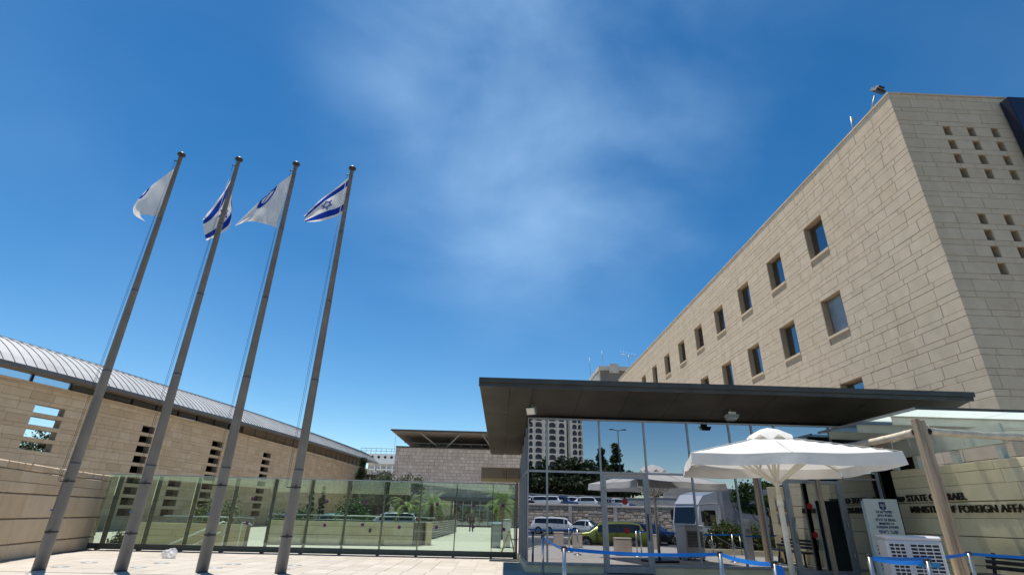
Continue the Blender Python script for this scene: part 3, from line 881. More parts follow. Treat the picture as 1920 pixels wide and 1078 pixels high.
def lettering(body, size, M, parent, material, extrude=.01, align='LEFT', width=None, bold=0.0, name='lettering'):
    me = text_mesh(body, size, extrude, align, bold)
    co = np.empty(len(me.vertices)*3, 'f'); me.vertices.foreach_get('co', co); co = co.reshape(-1, 3)
    if width and len(co):
        w = co[:, 0].max()-co[:, 0].min(); M = M @ Matrix.Diagonal((width/w, 1, 1, 1))
    me.transform(M)
    me.materials.clear(); me.materials.append(material)
    o = bpy.data.objects.new(name, me); put(o, parent)
    return o

def inscription_wall():
    t = thing('inscription_wall', 'cream stone wall with raised bronze English lettering', 'wall', (XW, 13.5, 0))
    wm = lambda u, v, d: (XW-d, u, v)
    cs = [(0, .56, (1.4, 2.0)), (.57, 1.19, (1.4, 2.0)), (1.205, 1.60, (1.6, 2.4)), (1.60, 1.97, (1.6, 2.4)), (1.985, 2.36, (1.2, 1.9)), (2.36, 2.66, (1.2, 1.9)), (2.66, 2.86, (.8, 1.4))]
    lay(t, wm, 10.6, 15.75, cs, [], M_STONE_W, seed=41, joint=.008, proud=.05, ch=.006, uneven=.003, tints=(.2, 1))
    MB().box((XW+.035, 10.62, 0), (XW+.5, 15.74, 2.85)).build('wall_core', M_MORTAR, t)
    # letters face -X and read from the far end towards the camera
    def F(y, z): return Matrix.Translation((XW-.035, y, z)) @ Matrix(((0, 0, -1, 0), (-1, 0, 0, 0), (0, 1, 0, 0), (0, 0, 0, 1)))
    lettering('STATE OF ISRAEL', .24, F(15.33, 2.02), t, M_BRONZE, .02, width=1.98, bold=.002)
    lettering('MINISTRY OF FOREIGN AFFAIRS', .24, F(15.30, 1.73), t, M_BRONZE, .02, width=3.72, bold=.002)
    lettering('\u05dc\u05d0\u05e8\u05e9\u05d9', .22, F(15.72, 2.02), t, M_BRONZE, .02, width=.3, bold=.004)
    return t
inscription_wall()

# ================================================================== glass lean-to roof
def leanto():
    t = thing('glass_shelter', 'frosted glass shelter roof on pale steel beams over the inscription wall', 'shelter', (11.8, 14, 0))
    z0 = 3.95
    for (a, b, y0, y1) in ((10.0, 12.42, 12.0, 13.98), (12.44, 15.2, 12.0, 13.98), (10.0, 12.42, 14.0, 16.0), (12.44, 15.2, 14.0, 16.0)):
        MB().box((a, y0, z0-.012), (b, y1, z0+.008)).build('glass_sheet', G_ROOF, t)
    e = MB(); e.box((9.96, 11.96, z0-.03), (15.2, 11.998, z0+.03)); e.build('edge_trim', M_FASCIA, t)
    e = MB(); e.box((9.96, 12.0, z0-.03), (9.998, 16.0, z0+.03)); e.build('edge_trim', M_GALV, t)
    for y in (12.95, 14.3, 15.6):
        b = MB(); b.box((10.05, y-.05, z0-.03), (15.2, y+.05, z0-.016)); b.box((10.05, y-.008, z0-.22), (15.2, y+.008, z0-.03)); b.box((10.05, y-.05, z0-.235), (15.2, y+.05, z0-.22))
        b.build('beam', M_BEAM, t)
    b = MB(); b.box((XW+.14, 12.0, 3.22), (XW+.20, 16.0, 3.66)); b.box((XW+.08, 12.0, 3.21), (XW+.26, 16.0, 3.22)); b.build('spine_beam', M_BEAM, t)
    for y in (12.2, 13.5, 14.8, 15.7):
        MB().box((XW+.10, y-.07, 2.87), (XW+.24, y+.07, 3.2)).build('stub_post', M_BEAM, t)
    for (y, x) in ((12.35, 10.45), (13.2, 10.5)):
        MB().path([(x, y, 3.66), (x+.05, y, 3.18)], .014, 6).build('strap', M_GALV, t)
    return t
leanto()

def timber_post(label, x, y, top, w, d):
    t = thing('timber_post', label, 'post', (x, y, 0))
    MB().bbox((-w/2, -d/2, 0), (-.01, d/2, top), .008).build('timber', M_WOOD, t, True)
    MB().bbox((.004, -d/2+.012, 0), (w/2, d/2-.008, top-.03), .008).build('timber', M_WOOD, t, True)
    for z in (.6, 1.25, 1.9, 2.6, 3.2):
        if z < top: MB().path([(-.03, -d/2-.012, z), (-.03, -d/2+.004, z)], .014, 6).build('bolt', M_GALV, t, True)
    return t
timber_post('thick split timber post in front of the bronze lettering', 9.94, 12.0, 3.70, .24, .16)
timber_post('slim timber post against the second glass door', 9.52, 15.8, 3.25, .13, .10)

def canvas_roll(label, a, b, r, seed):
    q = random.Random(seed)
    A, B = Vector(a), Vector(b); t = thing('canvas_roll', label, 'canvas roll', a)
    pts = []; rs = []
    for i in range(15):
        k = i/14; p = A.lerp(B, k); p.z -= .05*math.sin(k*math.pi)+q.uniform(-.006, .006); pts.append(p); rs.append(r*q.uniform(.92, 1.08))
    MB().path(pts, rs, 14).build('canvas', M_CANVAS, t)
    d = (B-A).normalized()
    MB().path([A-d*.012, A-d*.002], r*.72, 14).build('end_hole_shade', M_BLACK, t)  # black disc paints the shade of the hollow roll end
    for k in (3, 7, 11):
        u = pts[k]; o = Vector((d.y, -d.x, 0))
        MB().path([u+Vector((0, 0, rs[k]*1.08))+o*.0, u+o*rs[k]*1.08, u-Vector((0, 0, rs[k]*1.1)), u-Vector((0, 0, rs[k]*1.1+.18))], .008, 5).build('tie', M_CANVAS, t)
canvas_roll('rolled canvas blind running along the shelter front edge', (10.14, 11.98, 3.42), (13.6, 12.0, 3.40), .085, 1)
canvas_roll('rolled canvas blind running back from the timber post to the pavilion', (9.93, 12.2, 3.42), (9.85, 15.9, 3.44), .085, 2)

# ================================================================== main gate sign
def gate_sign():
    t = thing('gate_sign', 'pale upright sign board with navy crest and printed lines', 'sign', (10.7, 15.0, 0))
    MB().bbox((10.22, 15.0, .05), (11.18, 15.06, 2.06), .015).build('board', M_SIGN, t)
    MB().box((10.2, 15.065, .0), (11.2, 15.1, 2.0)).build('back_frame', M_SIGN, t)
    def F(x, z): return Matrix.Translation((x, 14.996, z)) @ Matrix(((1, 0, 0, 0), (0, 0, -1, 0), (0, 1, 0, 0), (0, 0, 0, 1)))
    c = MB(); x, z = 10.72, 1.88
    c.prism([(x-.09, 14.998, z+.10), (x+.09, 14.998, z+.10), (x+.09, 14.998, z-.06), (x+.05, 14.998, z-.10), (x, 14.998, z-.115), (x-.05, 14.998, z-.10), (x-.09, 14.998, z-.06)], (0, -.003, 0), 0)
    for k in range(-3, 4):                       # lamp-stand emblem
        h = .035-abs(k)*.004
        c.box((x+k*.018-.004, 14.993, z-.005), (x+k*.018+.004, 14.9945, z+.05), 1)
    c.box((x-.058, 14.993, z-.012), (x+.058, 14.9945, z-.004), 1); c.box((x-.008, 14.993, z-.07), (x+.008, 14.9945, z-.013), 1); c.box((x-.035, 14.993, z-.08), (x+.035, 14.9945, z-.071), 1)
    c.build('crest', [M_NAVY, M_SIGN], t)
    rows = [('\u05dc\u05d0\u05e8\u05e9\u05d9 \u05ea\u05e0\u05d9\u05d3\u05de', 1.70, .075, .46), ('\u05e5\u05d5\u05d7\u05d4 \u05d3\u05e8\u05e9\u05de', 1.61, .075, .42), ('STATE OF ISRAEL', 1.50, .075, .56),
            ('MINISTRY OF', 1.41, .065, .42), ('FOREIGN AFFAIRS', 1.325, .065, .6), ('\u05d9\u05e9\u05d0\u05e8 \u05e8\u05e2\u05e9', 1.195, .105, .52), ('MAIN GATE', 1.06, .115, .62)]
    for s, z, h, w in rows:
        o = lettering(s, h*1.25, F(10.72, z), t, M_NAVY, .002, 'CENTER', w, .002)
    for k in range(7):
        MB().box((10.3, 14.994, .88-.09*k), (10.3+rnd.uniform(.25, .5), 14.998, .905-.09*k)).build('small_print', M_NAVY, t)
gate_sign()
# ================================================================== flagpoles and flags
def cam_ray(px, py):
    d = Vector((px-960, -(py-539), -967.818)); return Matrix(RM) @ d
def at_y(px, py, y):
    d = cam_ray(px, py); k = y/d.y; return Vector((d.x*k, y, CAM_H+d.z*k))

POLES = [(-10.65, 14.26), (-8.83, 14.39), (-6.98, 14.52), (-5.13, 14.64)]
plabels = ['tall grey flagpole nearest the garden wall', 'tall grey flagpole second from the garden wall',
           'tall grey flagpole third from the garden wall', 'tall grey flagpole nearest the pavilion canopy']
def flagpole():
    t = thing('flagpole', plabels[0], 'flagpole', (*POLES[0], 0), 0, 'four flagpoles on the plaza')
    H = 12.0; secs = 5
    r = lambda z: .138-.080*(z/H)
    for i in range(secs):
        z0, z1 = H*i/secs, H*(i+1)/secs
        m = MB(); m.lathe((0, 0, 0), [(r(z0), z0+.004), (r(z1)+.002, z1-.03), (r(z1)+.008, z1-.028), (r(z1)+.008, z1)], 20); m.build('shaft_section', M_POLE, t, True)
    MB().lathe((0, 0, H), [(.03, 0), (.05, .02), (.115, .05), (.125, .09), (.10, .14), (.04, .175), (.005, .18)], 16).build('finial', M_DARKM, t, True)
    for z, l in ((.80, .20), (1.95, .34)):
        b = MB(); b.lathe((0, 0, z), [(r(z)+.006, 0), (r(z)+.006, .03)], 16); b.box((-r(z)-(.10 if z > 1 else .02), -.02, z+.003), (-r(z)-.0, .02, z+.027)); b.box((.02, -r(z)-.04, z-.015), (.06, -r(z)+.01, z+.045))
        b.build('bracket', M_DARKM, t, True)
    for dx in (.23, .27):
        MB().path([(-dx+.02, -.03, 1.98), (-dx+.07, -.03, 7), (-.12, -.03, 11.8)], .0045, 5).build('halyard', M_DARKM, t, True)
    MB().box((-r(1.28)-.012, -.10, 1.28), (-r(1.28)+.03, -.02, 1.32)).build('blue_tag', mat('blue_tag', (.12, .2, .45), .5, var=0), t, True)
    MB().path([(-.03, 0, 11.82), (-.15, -.03, 11.82)], .018, 6).build('pulley_arm', M_DARKM, t, True)
    return t
fp0 = flagpole()
for i, p in enumerate(POLES):
    o = fp0 if i == 0 else copy_tree(fp0)
    o.location = (*p, 0); o['label'] = plabels[i]; o.rotation_euler.z = math.radians((0, 7, -5, 4)[i])

def catmull(P, t):
    n = len(P)-1; x = t*n; i = min(int(x), n-1); f = x-i
    p0 = P[max(i-1, 0)]; p1 = P[i]; p2 = P[i+1]; p3 = P[min(i+2, n)]
    return .5*((2*p1)+(p2-p0)*f+(2*p0-5*p1+4*p2-p3)*f*f+(3*p1-p0-3*p2+p3)*f**3)

BLUE, FWH = (.012, .045, .34), (.78, .77, .76)
def tri(x, y, r, s):
    """signed distance-like value of an equilateral triangle of inradius r/2 pointing s"""
    y *= s
    return max(-y, .866*x+.5*y, -.866*x+.5*y)-r/2
def star_flag(u, v):
    if .10 < v < .26 or .74 < v < .90: return BLUE
    x, y = (u-.5)*1.45, (v-.5)
    R = .21; w = .032
    a, b = tri(x, y, R, 1), tri(x, y, R, -1)
    if -w < a < 0 or -w < b < 0: return BLUE
    return FWH
def crest_flag(u, v, cu, cv):
    x, y = (u-cu)*1.45, (v-cv); d = math.hypot(x, y)
    if .17 < d < .27 or (d < .17 and abs(x-y*.6) < .035) or (d < .17 and abs(y+.05) < .03): return BLUE
    return FWH

def make_cloth_mat():
    m, n, l, b = nodes_of('flag_cloth')
    at = n.new('ShaderNodeAttribute'); at.attribute_name = 'print'
    b.inputs['Roughness'].default_value = .9; b.inputs['Specular IOR Level'].default_value = .1
    l.new(at.outputs['Color'], b.inputs['Base Color'])
    t = n.new('ShaderNodeBsdfTranslucent'); l.new(at.outputs['Color'], t.inputs[0])
    ms = n.new('ShaderNodeMixShader'); ms.inputs[0].default_value = .42
    l.new(b.outputs[0], ms.inputs[1]); l.new(t.outputs[0], ms.inputs[2]); l.new(ms.outputs[0], n['Material Output'].inputs[0])
    return m
M_FLAG = make_cloth_mat()

def flag(label, rows, vs, ybase, design, depth, seed):
    """rows: control points (in units of the enlarged crop), hoist to fly; depth(u, v) = how far behind the pole"""
    q = random.Random(seed); ph = [q.uniform(0, 6.28) for _ in range(6)]
    R = [[Vector((230+x/4.174, 270+y/4.174, 0)) for x, y in r] for r in rows]
    NU, NV = 84, 60
    pts = []
    for j in range(NV+1):
        v = j/NV
        for i in range(NU+1):
            u = i/NU
            col = [catmull(r, u) for r in R]
            p = catmull(col, v)
            d = depth(u, v)+.07*u*math.sin(9*u+5*v+ph[0])+.05*u*math.sin(6*v-7*u+ph[1])+.02*math.sin(17*u+9*v+ph[2])
            pts.append(at_y(p.x, p.y, ybase+d))
    fs = [(j*(NU+1)+i, j*(NU+1)+i+1, (j+1)*(NU+1)+i+1, (j+1)*(NU+1)+i) for j in range(NV) for i in range(NU)]
    mb = MB(); mb.add(pts, fs, 0, .5, True)
    me = mb.mesh('flag', M_FLAG)
    at = me.attributes.new('print', 'FLOAT_COLOR', 'FACE')
    cols = []
    for j in range(NV):
        for i in range(NU):
            c = design((i+.5)/NU, (j+.5)/NV); cols += [*c, 1]
    at.data.foreach_set('color', cols)
    o = bpy.data.objects.new('flag', me); COL.objects.link(o)
    return tag(o, label, 'flag', 'flags flying from the four poles')
VS = None
flag('white flag drooping from the pole nearest the garden wall',
     [[(418, 185), (325, 252), (235, 320), (155, 395), (108, 450)], [(385, 290), (300, 335), (225, 395), (150, 450), (82, 508)],
      [(335, 430), (265, 450), (195, 478), (130, 495), (98, 560)], [(287, 568), (220, 560), (150, 552), (140, 575), (183, 608)]],
     VS, 14.36, lambda u, v: crest_flag(u, v, .72, -.10), lambda u, v: .02+.75*u+.25*v*u-.25*v*v, 1)
flag('blue and white star flag bunched up around its pole',
     [[(862, 255), (790, 375), (720, 470), (655, 555), (628, 588)], [(856, 300), (812, 430), (770, 520), (700, 600), (632, 640)],
      [(850, 400), (852, 490), (812, 570), (720, 650), (640, 700)], [(846, 460), (852, 570), (835, 650), (780, 692), (655, 757)]],
     VS, 14.52, star_flag, lambda u, v: .10+.75*u+.2*math.sin(3.2*u+2*v), 2)
flag('white flag with blue emblem tapering to a drooping tip',
     [[(1324, 238), (1238, 302), (1162, 368), (1050, 470), (890, 628)], [(1297, 340), (1205, 400), (1110, 470), (1010, 550), (884, 635)],
      [(1262, 470), (1170, 510), (1080, 545), (990, 590), (882, 639)], [(1204, 655), (1140, 632), (1060, 612), (970, 608), (880, 642)]],
     VS, 14.62, lambda u, v: crest_flag(u, v, .52, .10), lambda u, v: .05+1.1*u-.25*v*v*(1-u), 3)
flag('blue and white star flag flying open nearest the pavilion',
     [[(1792, 243), (1700, 322), (1572, 418), (1475, 508), (1418, 565)], [(1776, 335), (1690, 395), (1592, 452), (1500, 522), (1428, 585)],
      [(1760, 430), (1682, 482), (1600, 508), (1520, 545), (1420, 600)], [(1742, 530), (1672, 568), (1600, 592), (1540, 606), (1430, 612)]],
     VS, 14.74, star_flag, lambda u, v: .02+.85*u-.2*v*v*(1-u), 4)

# ================================================================== parasol
def parasol():
    cx, cy, s, z, th = 6.12, 11.65, 3.62, 2.62, -.288
    t = thing('parasol', 'large square white parasol on a pale steel mast by the glass doors', 'parasol', (cx, cy, 0), th)
    h = s/2; zc = 3.18
    N = 20
    cv = MB()
    def top(a, b):                      # a, b in -1..1
        m = max(abs(a), abs(b)); z_ = zc-(zc-z)*m
        z_ -= .10*m*(1-m)*(1-abs(abs(a)-abs(b)))*0
        # sag between the ribs
        k = min(abs(a), abs(b))/max(m, 1e-6)
        z_ -= .024*m*math.sin(k*math.pi)**2+.05*m*(1-m)
        z_ += .008*m*(1-m)*math.sin(9*a+4*b)*math.sin(7*b-3*a)*4+.006*m*(1-m)*4*math.sin(23*a*b+5*a)
        return (a*h, b*h, z_)
    vs = []; fs = []
    for i in range(N+1):
        for j in range(N+1):
            vs.append(top(-1+2*i/N, -1+2*j/N))
    for i in range(N):
        for j in range(N):
            a = i*(N+1)+j; fs.append((a, a+N+1, a+N+2, a+1))
    cv.add(vs, fs, 0, .5, True)
    c = cv.build('canopy', M_CLOTH, t, True)
    for k in range(4):                  # hanging valance, one per side, with a wave
        v = MB(); vs = []; n = 36; q = random.Random(k+20); ph = q.uniform(0, 6)
        M = Matrix.Rotation(k*math.pi/2, 4, 'Z')
        for i in range(n+1):
            a = -1+2*i/n; x, y, z_ = top(a, -1)
            dr = .215+.004*math.sin(5*a+ph)
            for m in range(4):
                f = m/3; w = .020*f*math.sin(4*a+ph)+.012*f*math.sin(11*a+2*ph)
                vs.append(M @ Vector((x*(1+.004*f), y-.03*f+w, z_-dr*f)))
        v.add(vs, [(4*i+m, 4*i+4+m, 4*i+5+m, 4*i+1+m) for i in range(n) for m in range(3)], 0, .5, True)
        v.build('valance', M_CLOTH, c, True)
    vt = MB(); vs = [(0, 0, zc+.16)]; n = 24
    for i in range(n):                  # raised vent cap with scalloped rim
        a = 2*math.pi*i/n; rr = .44/max(abs(math.cos(a)), abs(math.sin(a)))**.7
        vs.append((.45*rr*math.cos(a), .45*rr*math.sin(a), zc+.10)); 
    for i in range(n):
        a = 2*math.pi*i/n; rr = .44/max(abs(math.cos(a)), abs(math.sin(a)))**.7
        vs.append((rr*math.cos(a), rr*math.sin(a), zc-.13+(.10 if i % 3 == 1 else .0)))
    fs = [(0, 1+i, 1+(i+1) % n) for i in range(n)]+[(1+i, 1+n+i, 1+n+(i+1) % n, 1+(i+1) % n) for i in range(n)]
    vt.add(vs, fs, 0, .5, True); vt.build('vent_cap', M_CLOTH, c, True)
    MB().path([(0, 0, 0), (0, 0, 1.95)], .055, 14).build('mast', M_CREAMM, t, True)
    MB().path([(0, 0, 1.94), (0, 0, zc+.1)], .044, 12).build('upper_mast', M_CREAMM, t, True)
    MB().lathe((0, 0, 2.13), [(.05, 0), (.075, .02), (.075, .09), (.05, .11)], 14).build('hub', M_CREAMM, t, True)
    MB().lathe((0, 0, 1.72), [(.056, 0), (.068, .02), (.068, .10), (.056, .12)], 14).build('collar', M_CREAMM, t, True)
    MB().bbox((-.5, -.5, 0), (.5, .5, .07), .02).build('base_plate', M_DARKM, t, True)
    for a in range(8):
        an = a*math.pi/4; e = 1 if a % 2 == 0 else math.sqrt(2)
        ux, uy = math.cos(an), math.sin(an)
        tip = (ux*h*e*.97, uy*h*e*.97, z-.03)
        MB().bar((ux*.06, uy*.06, zc-.03), (tip[0], tip[1], tip[2]-.02), .03, .04).build('rib', M_CREAMM, t, True)
        MB().bar((ux*.62, uy*.62, zc-(zc-z)*.62/h/e+.004), (ux*h*e*.995, uy*h*e*.995, z+.006), .02, .012).build('seam', M_CLOTH, c, True)
        m = (ux*h*e*.5, uy*h*e*.5, zc-(zc-z)*.5-.05)
        MB().bar((ux*.07, uy*.07, 2.19), m, .036, .045).build('strut', M_CREAMM, t, True)
parasol()

# ================================================================== queue posts with blue belts
def queue_post(label, x, y, base=True):
    t = thing('queue_post', label, 'queue post', (x, y, 0), rnd.uniform(-.4, .4), 'steel queue posts with blue belts')
    MB().path([(0, 0, .02), (0, 0, .97)], .033, 14).build('post', M_STEEL, t, True)
    MB().lathe((0, 0, 0), [(.18, 0), (.18, .012), (.15, .03), (.05, .05), (.04, .08)], 20).build('base', M_STEEL, t, True)
    MB().lathe((0, 0, .945), [(.034, 0), (.0355, .006), (.0355, .03), (.03, .036)], 12).build('belt_head', M_BLACK, t, True)
    for s in (-1, 1): MB().box((s*.040-.006, -.018, .90), (s*.040+.006, .018, .965)).build('clip', M_BLACK, t, True)
    return t
QP = [('steel queue post close to the pavilion corner', 1.35, 14.74), ('steel queue post where the blue belt turns towards the pavilion', 1.22, 9.49),
      ('steel queue post in the middle of the long blue belt', 3.60, 8.95), ('steel queue post with a loose blue belt end', 3.52, 7.09),
      ('steel queue post beside the main gate sign', 5.99, 8.97), ('steel queue post just in front of the air cooler', 6.36, 8.25),
      ('steel queue post in front of the thick timber post', 9.2, 10.82)]
for l, x, y in QP: queue_post(l, x, y)
def belt(label, a, b, sag=.03, z0=.935, z1=.935):
    mb = MB(); n = 12; vs = []; fs = []
    A, B = Vector((a[0], a[1], z0)), Vector((b[0], b[1], z1)); d = (B-A).normalized(); A += d*.05; B -= d*.05
    nx = Vector((-d.y, d.x, 0))*.0012
    for i in range(n+1):
        k = i/n; p = A.lerp(B, k); p.z -= sag*4*k*(1-k)
        tw = nx*math.sin(k*math.pi)*6
        vs += [p+Vector((0, 0, .026))+nx+tw, p-Vector((0, 0, .026))+nx-tw, p-Vector((0, 0, .026))-nx-tw, p+Vector((0, 0, .026))-nx+tw]
    for i in range(n):
        for k in range(4):
            fs.append((4*i+k, 4*i+(k+1) % 4, 4*i+4+(k+1) % 4, 4*i+4+k))
    mb.add(vs, fs)
    o = mb.build('queue_belt', M_BELT); tag(o, label, 'belt', 'blue queue belts')
q = [(x, y) for _, x, y in QP]
belt('blue belt running back towards the pavilion corner', q[1], q[0])
belt('long blue belt crossing in front of the first glass door', q[1], q[2], .04)
belt('short blue belt sloping down past the parasol mast', q[2], q[3], .03)
belt('blue belt crossing in front of the air cooler and timber post', q[4], q[6], .05)
belt('lower blue belt ending in front of the air cooler', q[4], q[5], .03, .925, .925)
belt('blue belt running off past the inscription wall', q[6], (12.6, 9.6), .04)
o = MB().prism([(3.50, 7.04, .93), (3.58, 7.03, .93), (3.60, 7.02, .80), (3.54, 7.02, .78), (3.50, 7.03, .83)], (0, -.004, 0)).build('belt_end', M_BELT)
tag(o, 'loose hanging blue belt end on its queue post', 'belt')

# ================================================================== air cooler
def air_cooler():
    t = thing('air_cooler', 'white evaporative air cooler with slatted vents behind the blue belts', 'air cooler', (7.74, 10.38, 0), math.radians(-22))
    w, d, H = .43, .30, 1.24
    MB().bbox((-w, -d, .14), (w, d, H-.07), .03).build('body', M_GRILLE, t, True)
    MB().bbox((-w-.012, -d-.012, H-.068), (w+.012, d+.012, H), .03).build('top_cover', M_GRILLE, t, True)
    MB().bbox((-w+.02, -d+.02, .07), (w-.02, d-.02, .138), .01).build('tank', M_GALV, t, True)
    for sx in (-1, 1):
        for sy in (-1, 1):
            MB().path([(sx*(w-.08)-.02, sy*(d-.07), .04), (sx*(w-.08)+.02, sy*(d-.07), .04)], .04, 10).build('castor', M_RUBBER, t, True)
    def vent(x0, x1, z0, z1, nc, front=True, y=None):
        g = MB(); P = (lambda a, b, zz0, zz1, e: ((a, -d-.004-e, zz0), (b, -d+.001, zz1))) if front else None
        bk = MB().box((x0, -d-.004, z0), (x1, -d+.002, z1)).build('vent', M_BLACK, t, True)
        n = int((z1-z0)/.055)
        for i in range(n+1):
            z = z0+(z1-z0)*i/n
            MB().box((x0, -d-.022, z-.009), (x1, -d-.0045, z+.009)).build('slat', M_GRILLE, bk, True)
        for c in range(nc+1):
            x = x0+(x1-x0)*c/nc
            MB().box((x-.007, -d-.026, z0), (x+.007, -d-.0225, z1)).build('slat', M_GRILLE, bk, True)
    vent(-w+.04, -w+.28, .25, H-.13, 3)
    vent(w-.50, w-.06, .25, H-.13, 4)
    MB().box((w-.46, -d-.032, H-.50), (w-.12, -d-.027, H-.42)).build('label_strip', mat('blue_label', (.03, .2, .42), .5, var=.2, scale=30), t, True)
    # rear grille seen in the glass
    bk = MB().box((-w+.06, d-.001, .45), (w-.06, d+.004, H-.24)).build('rear_vent', M_BLACK, t, True)
    for i in range(11):
        MB().box((-w+.05, d+.0045, .45+.05*i), (w-.05, d+.02, .468+.05*i)).build('slat', M_GALV, bk, True)
air_cooler()

# ================================================================== small plaza items
for i, (x, y) in enumerate([(-10.75, 15.06), (-10.9, 16.3), (-8.98, 15.32), (-9.11, 16.57), (-7.17, 15.58), (-7.19, 16.7), (-5.5, 16.76), (-5.45, 15.7)]):
    names = ['near', 'far']
    pl = ['the first flagpole', 'the first flagpole', 'the second flagpole', 'the second flagpole', 'the third flagpole', 'the third flagpole', 'the fourth flagpole', 'the fourth flagpole'][i]
    side = 'nearer the fence' if i in (1, 3, 5, 6) else 'just behind the pole'
    t = thing('ground_light', 'round steel uplight set in the paving by %s, %s' % (pl, side), 'ground light', (x, y, 0), 0, 'uplights set in the paving')
    MB().lathe((0, 0, .0), [(.19, -.01), (.19, .006), (.165, .012), (.155, .008)], 24).build('rim', M_GALV, t, True)
    MB().lathe((0, 0, .0), [(.152, -.01), (.152, .007), (.01, .009)], 24).build('lens', M_CONC, t, True)

def plastic_bag():
    q = random.Random(9); mb = MB(); n, m = 18, 10; vs = []; fs = []
    for j in range(m+1):
        ph = math.pi*j/m
        for i in range(n):
            a = 2*math.pi*i/n; r = 1+.22*math.sin(3*a+2*ph)+q.uniform(-.16, .16)
            vs.append((-9.78+.19*r*math.sin(ph)*math.cos(a), 18.12+.18*r*math.sin(ph)*math.sin(a), max(.004, .11+.14*math.cos(ph)*r)))
    for j in range(m):
        for i in range(n): fs.append((j*n+i, j*n+(i+1) % n, (j+1)*n+(i+1) % n, (j+1)*n+i))
    mb.add(vs, fs)
    tag(mb.build('plastic_bag', M_BAG), 'crumpled clear plastic bag lying on the paving by the fence', 'bag')
plastic_bag()

def bench():
    t = thing('bench', 'black metal bench against the inscription wall', 'bench', (11.1, 11.3, 0))
    MB().bbox((10.75, 10.0, .42), (11.25, 12.9, .47), .01).build('seat', M_BLACK, t)
    for k in range(3): MB().bbox((11.28+.03*k, 10.0, .55+.11*k), (11.31+.03*k, 12.9, .63+.11*k), .008).build('backrest_slat', M_BLACK, t)
    for y in (10.15, 11.45, 12.75):
        b = MB(); b.bar((10.82, y, 0), (10.82, y, .42), .05, .05); b.bar((11.2, y, 0), (11.42, y, .88), .05, .05); b.build('leg', M_BLACK, t)
bench()
# ================================================================== vegetation builders
def leaf_mesh(name, centers, size, material, seed, up=.3, aspect=1.8, tintf=None):
    """many small leaf faces around the given points"""
    g = np.random.default_rng(seed); C = np.asarray(centers, float); n = len(C)
    a = g.normal(size=(n, 3)); a[:, 2] += up; a /= np.linalg.norm(a, axis=1)[:, None]
    b = np.cross(a, g.normal(size=(n, 3))); b /= np.linalg.norm(b, axis=1)[:, None]
    s = (size*g.uniform(.6, 1.3, n))[:, None]
    V = np.empty((n, 4, 3)); V[:, 0] = C-a*s*aspect/2; V[:, 1] = C+b*s/2; V[:, 2] = C+a*s*aspect/2; V[:, 3] = C-b*s/2
    me = bpy.data.meshes.new(name); me.vertices.add(n*4); me.vertices.foreach_set('co', V.reshape(-1).astype('f'))
    me.loops.add(n*4); me.loops.foreach_set('vertex_index', np.arange(n*4, dtype='i'))
    me.polygons.add(n); me.polygons.foreach_set('loop_start', np.arange(0, n*4, 4, dtype='i'))
    me.update(calc_edges=True)
    t = g.uniform(0, 1, n) if tintf is None else tintf(C, g)
    at = me.attributes.new('tint', 'FLOAT', 'FACE'); at.data.foreach_set('value', np.asarray(t, 'f'))
    me.materials.append(material)
    return me

def crown_points(c, rx, ry, rz, nclump, nleaf, seed, shape='round', spread=.30):
    g = np.random.default_rng(seed)
    P = []
    for k in range(nclump):
        if shape == 'cypress':
            h = g.uniform(0, 1)**.9; r = math.sin(min(1, (1-h)*1.25+.06)*math.pi/2)*(.35+.65*(min(1, h*5)))
            a = g.uniform(0, 2*math.pi); q = math.sqrt(g.uniform(.3, 1))
            p = np.array([rx*r*q*math.cos(a), ry*r*q*math.sin(a), rz*(2*h-1)]); sp = spread*rx*1.1
        else:
            v = g.normal(size=3); v /= np.linalg.norm(v); v *= g.uniform(.35, 1)**.6
            if shape == 'pine': v[2] = v[2]*.6+.25
            p = v*np.array([rx, ry, rz]); sp = spread*min(rx, rz)*g.uniform(.7, 1.2)
        n = int(nleaf*g.uniform(.6, 1.4))
        P.append(p+g.normal(size=(n, 3))*np.array([sp, sp, sp*.75])*.55)
    return np.concatenate(P)+np.asarray(c)

def tree(name, label, x, y, z0, h, rx, rz, material, seed, shape='round', nclump=40, nleaf=70, leaf=.12, group=None, trunk_r=.12):
    q = random.Random(seed)
    t = thing(name, label, 'tree', (x, y, z0), 0, group)
    cz = h-rz
    tk = MB(); lean = (q.uniform(-.06, .06)*h, q.uniform(-.06, .06)*h)
    tk.path([(0, 0, -.1), (lean[0]*.3, lean[1]*.3, cz*.5), (lean[0], lean[1], cz+.2*rz)], [trunk_r, trunk_r*.75, trunk_r*.35], 8)
    if shape != 'cypress':
        for k in range(6):
            a = q.uniform(0, 6.28); zz = cz*(.45+.08*k)
            tk.path([(lean[0]*.5, lean[1]*.5, zz), (rx*.35*math.cos(a), rx*.35*math.sin(a), zz+rz*.5), (rx*.7*math.cos(a), rx*.7*math.sin(a), cz+rz*q.uniform(-.1, .5))], [trunk_r*.45, trunk_r*.3, trunk_r*.1], 6)
    tk.build('trunk', M_BARK, t, True)
    P = crown_points((0, 0, cz), rx, rx, rz, nclump, nleaf, seed, shape)
    me = leaf_mesh('crown', P, leaf, material, seed)
    o = bpy.data.objects.new('crown', me); put(o, t, True)
    return t

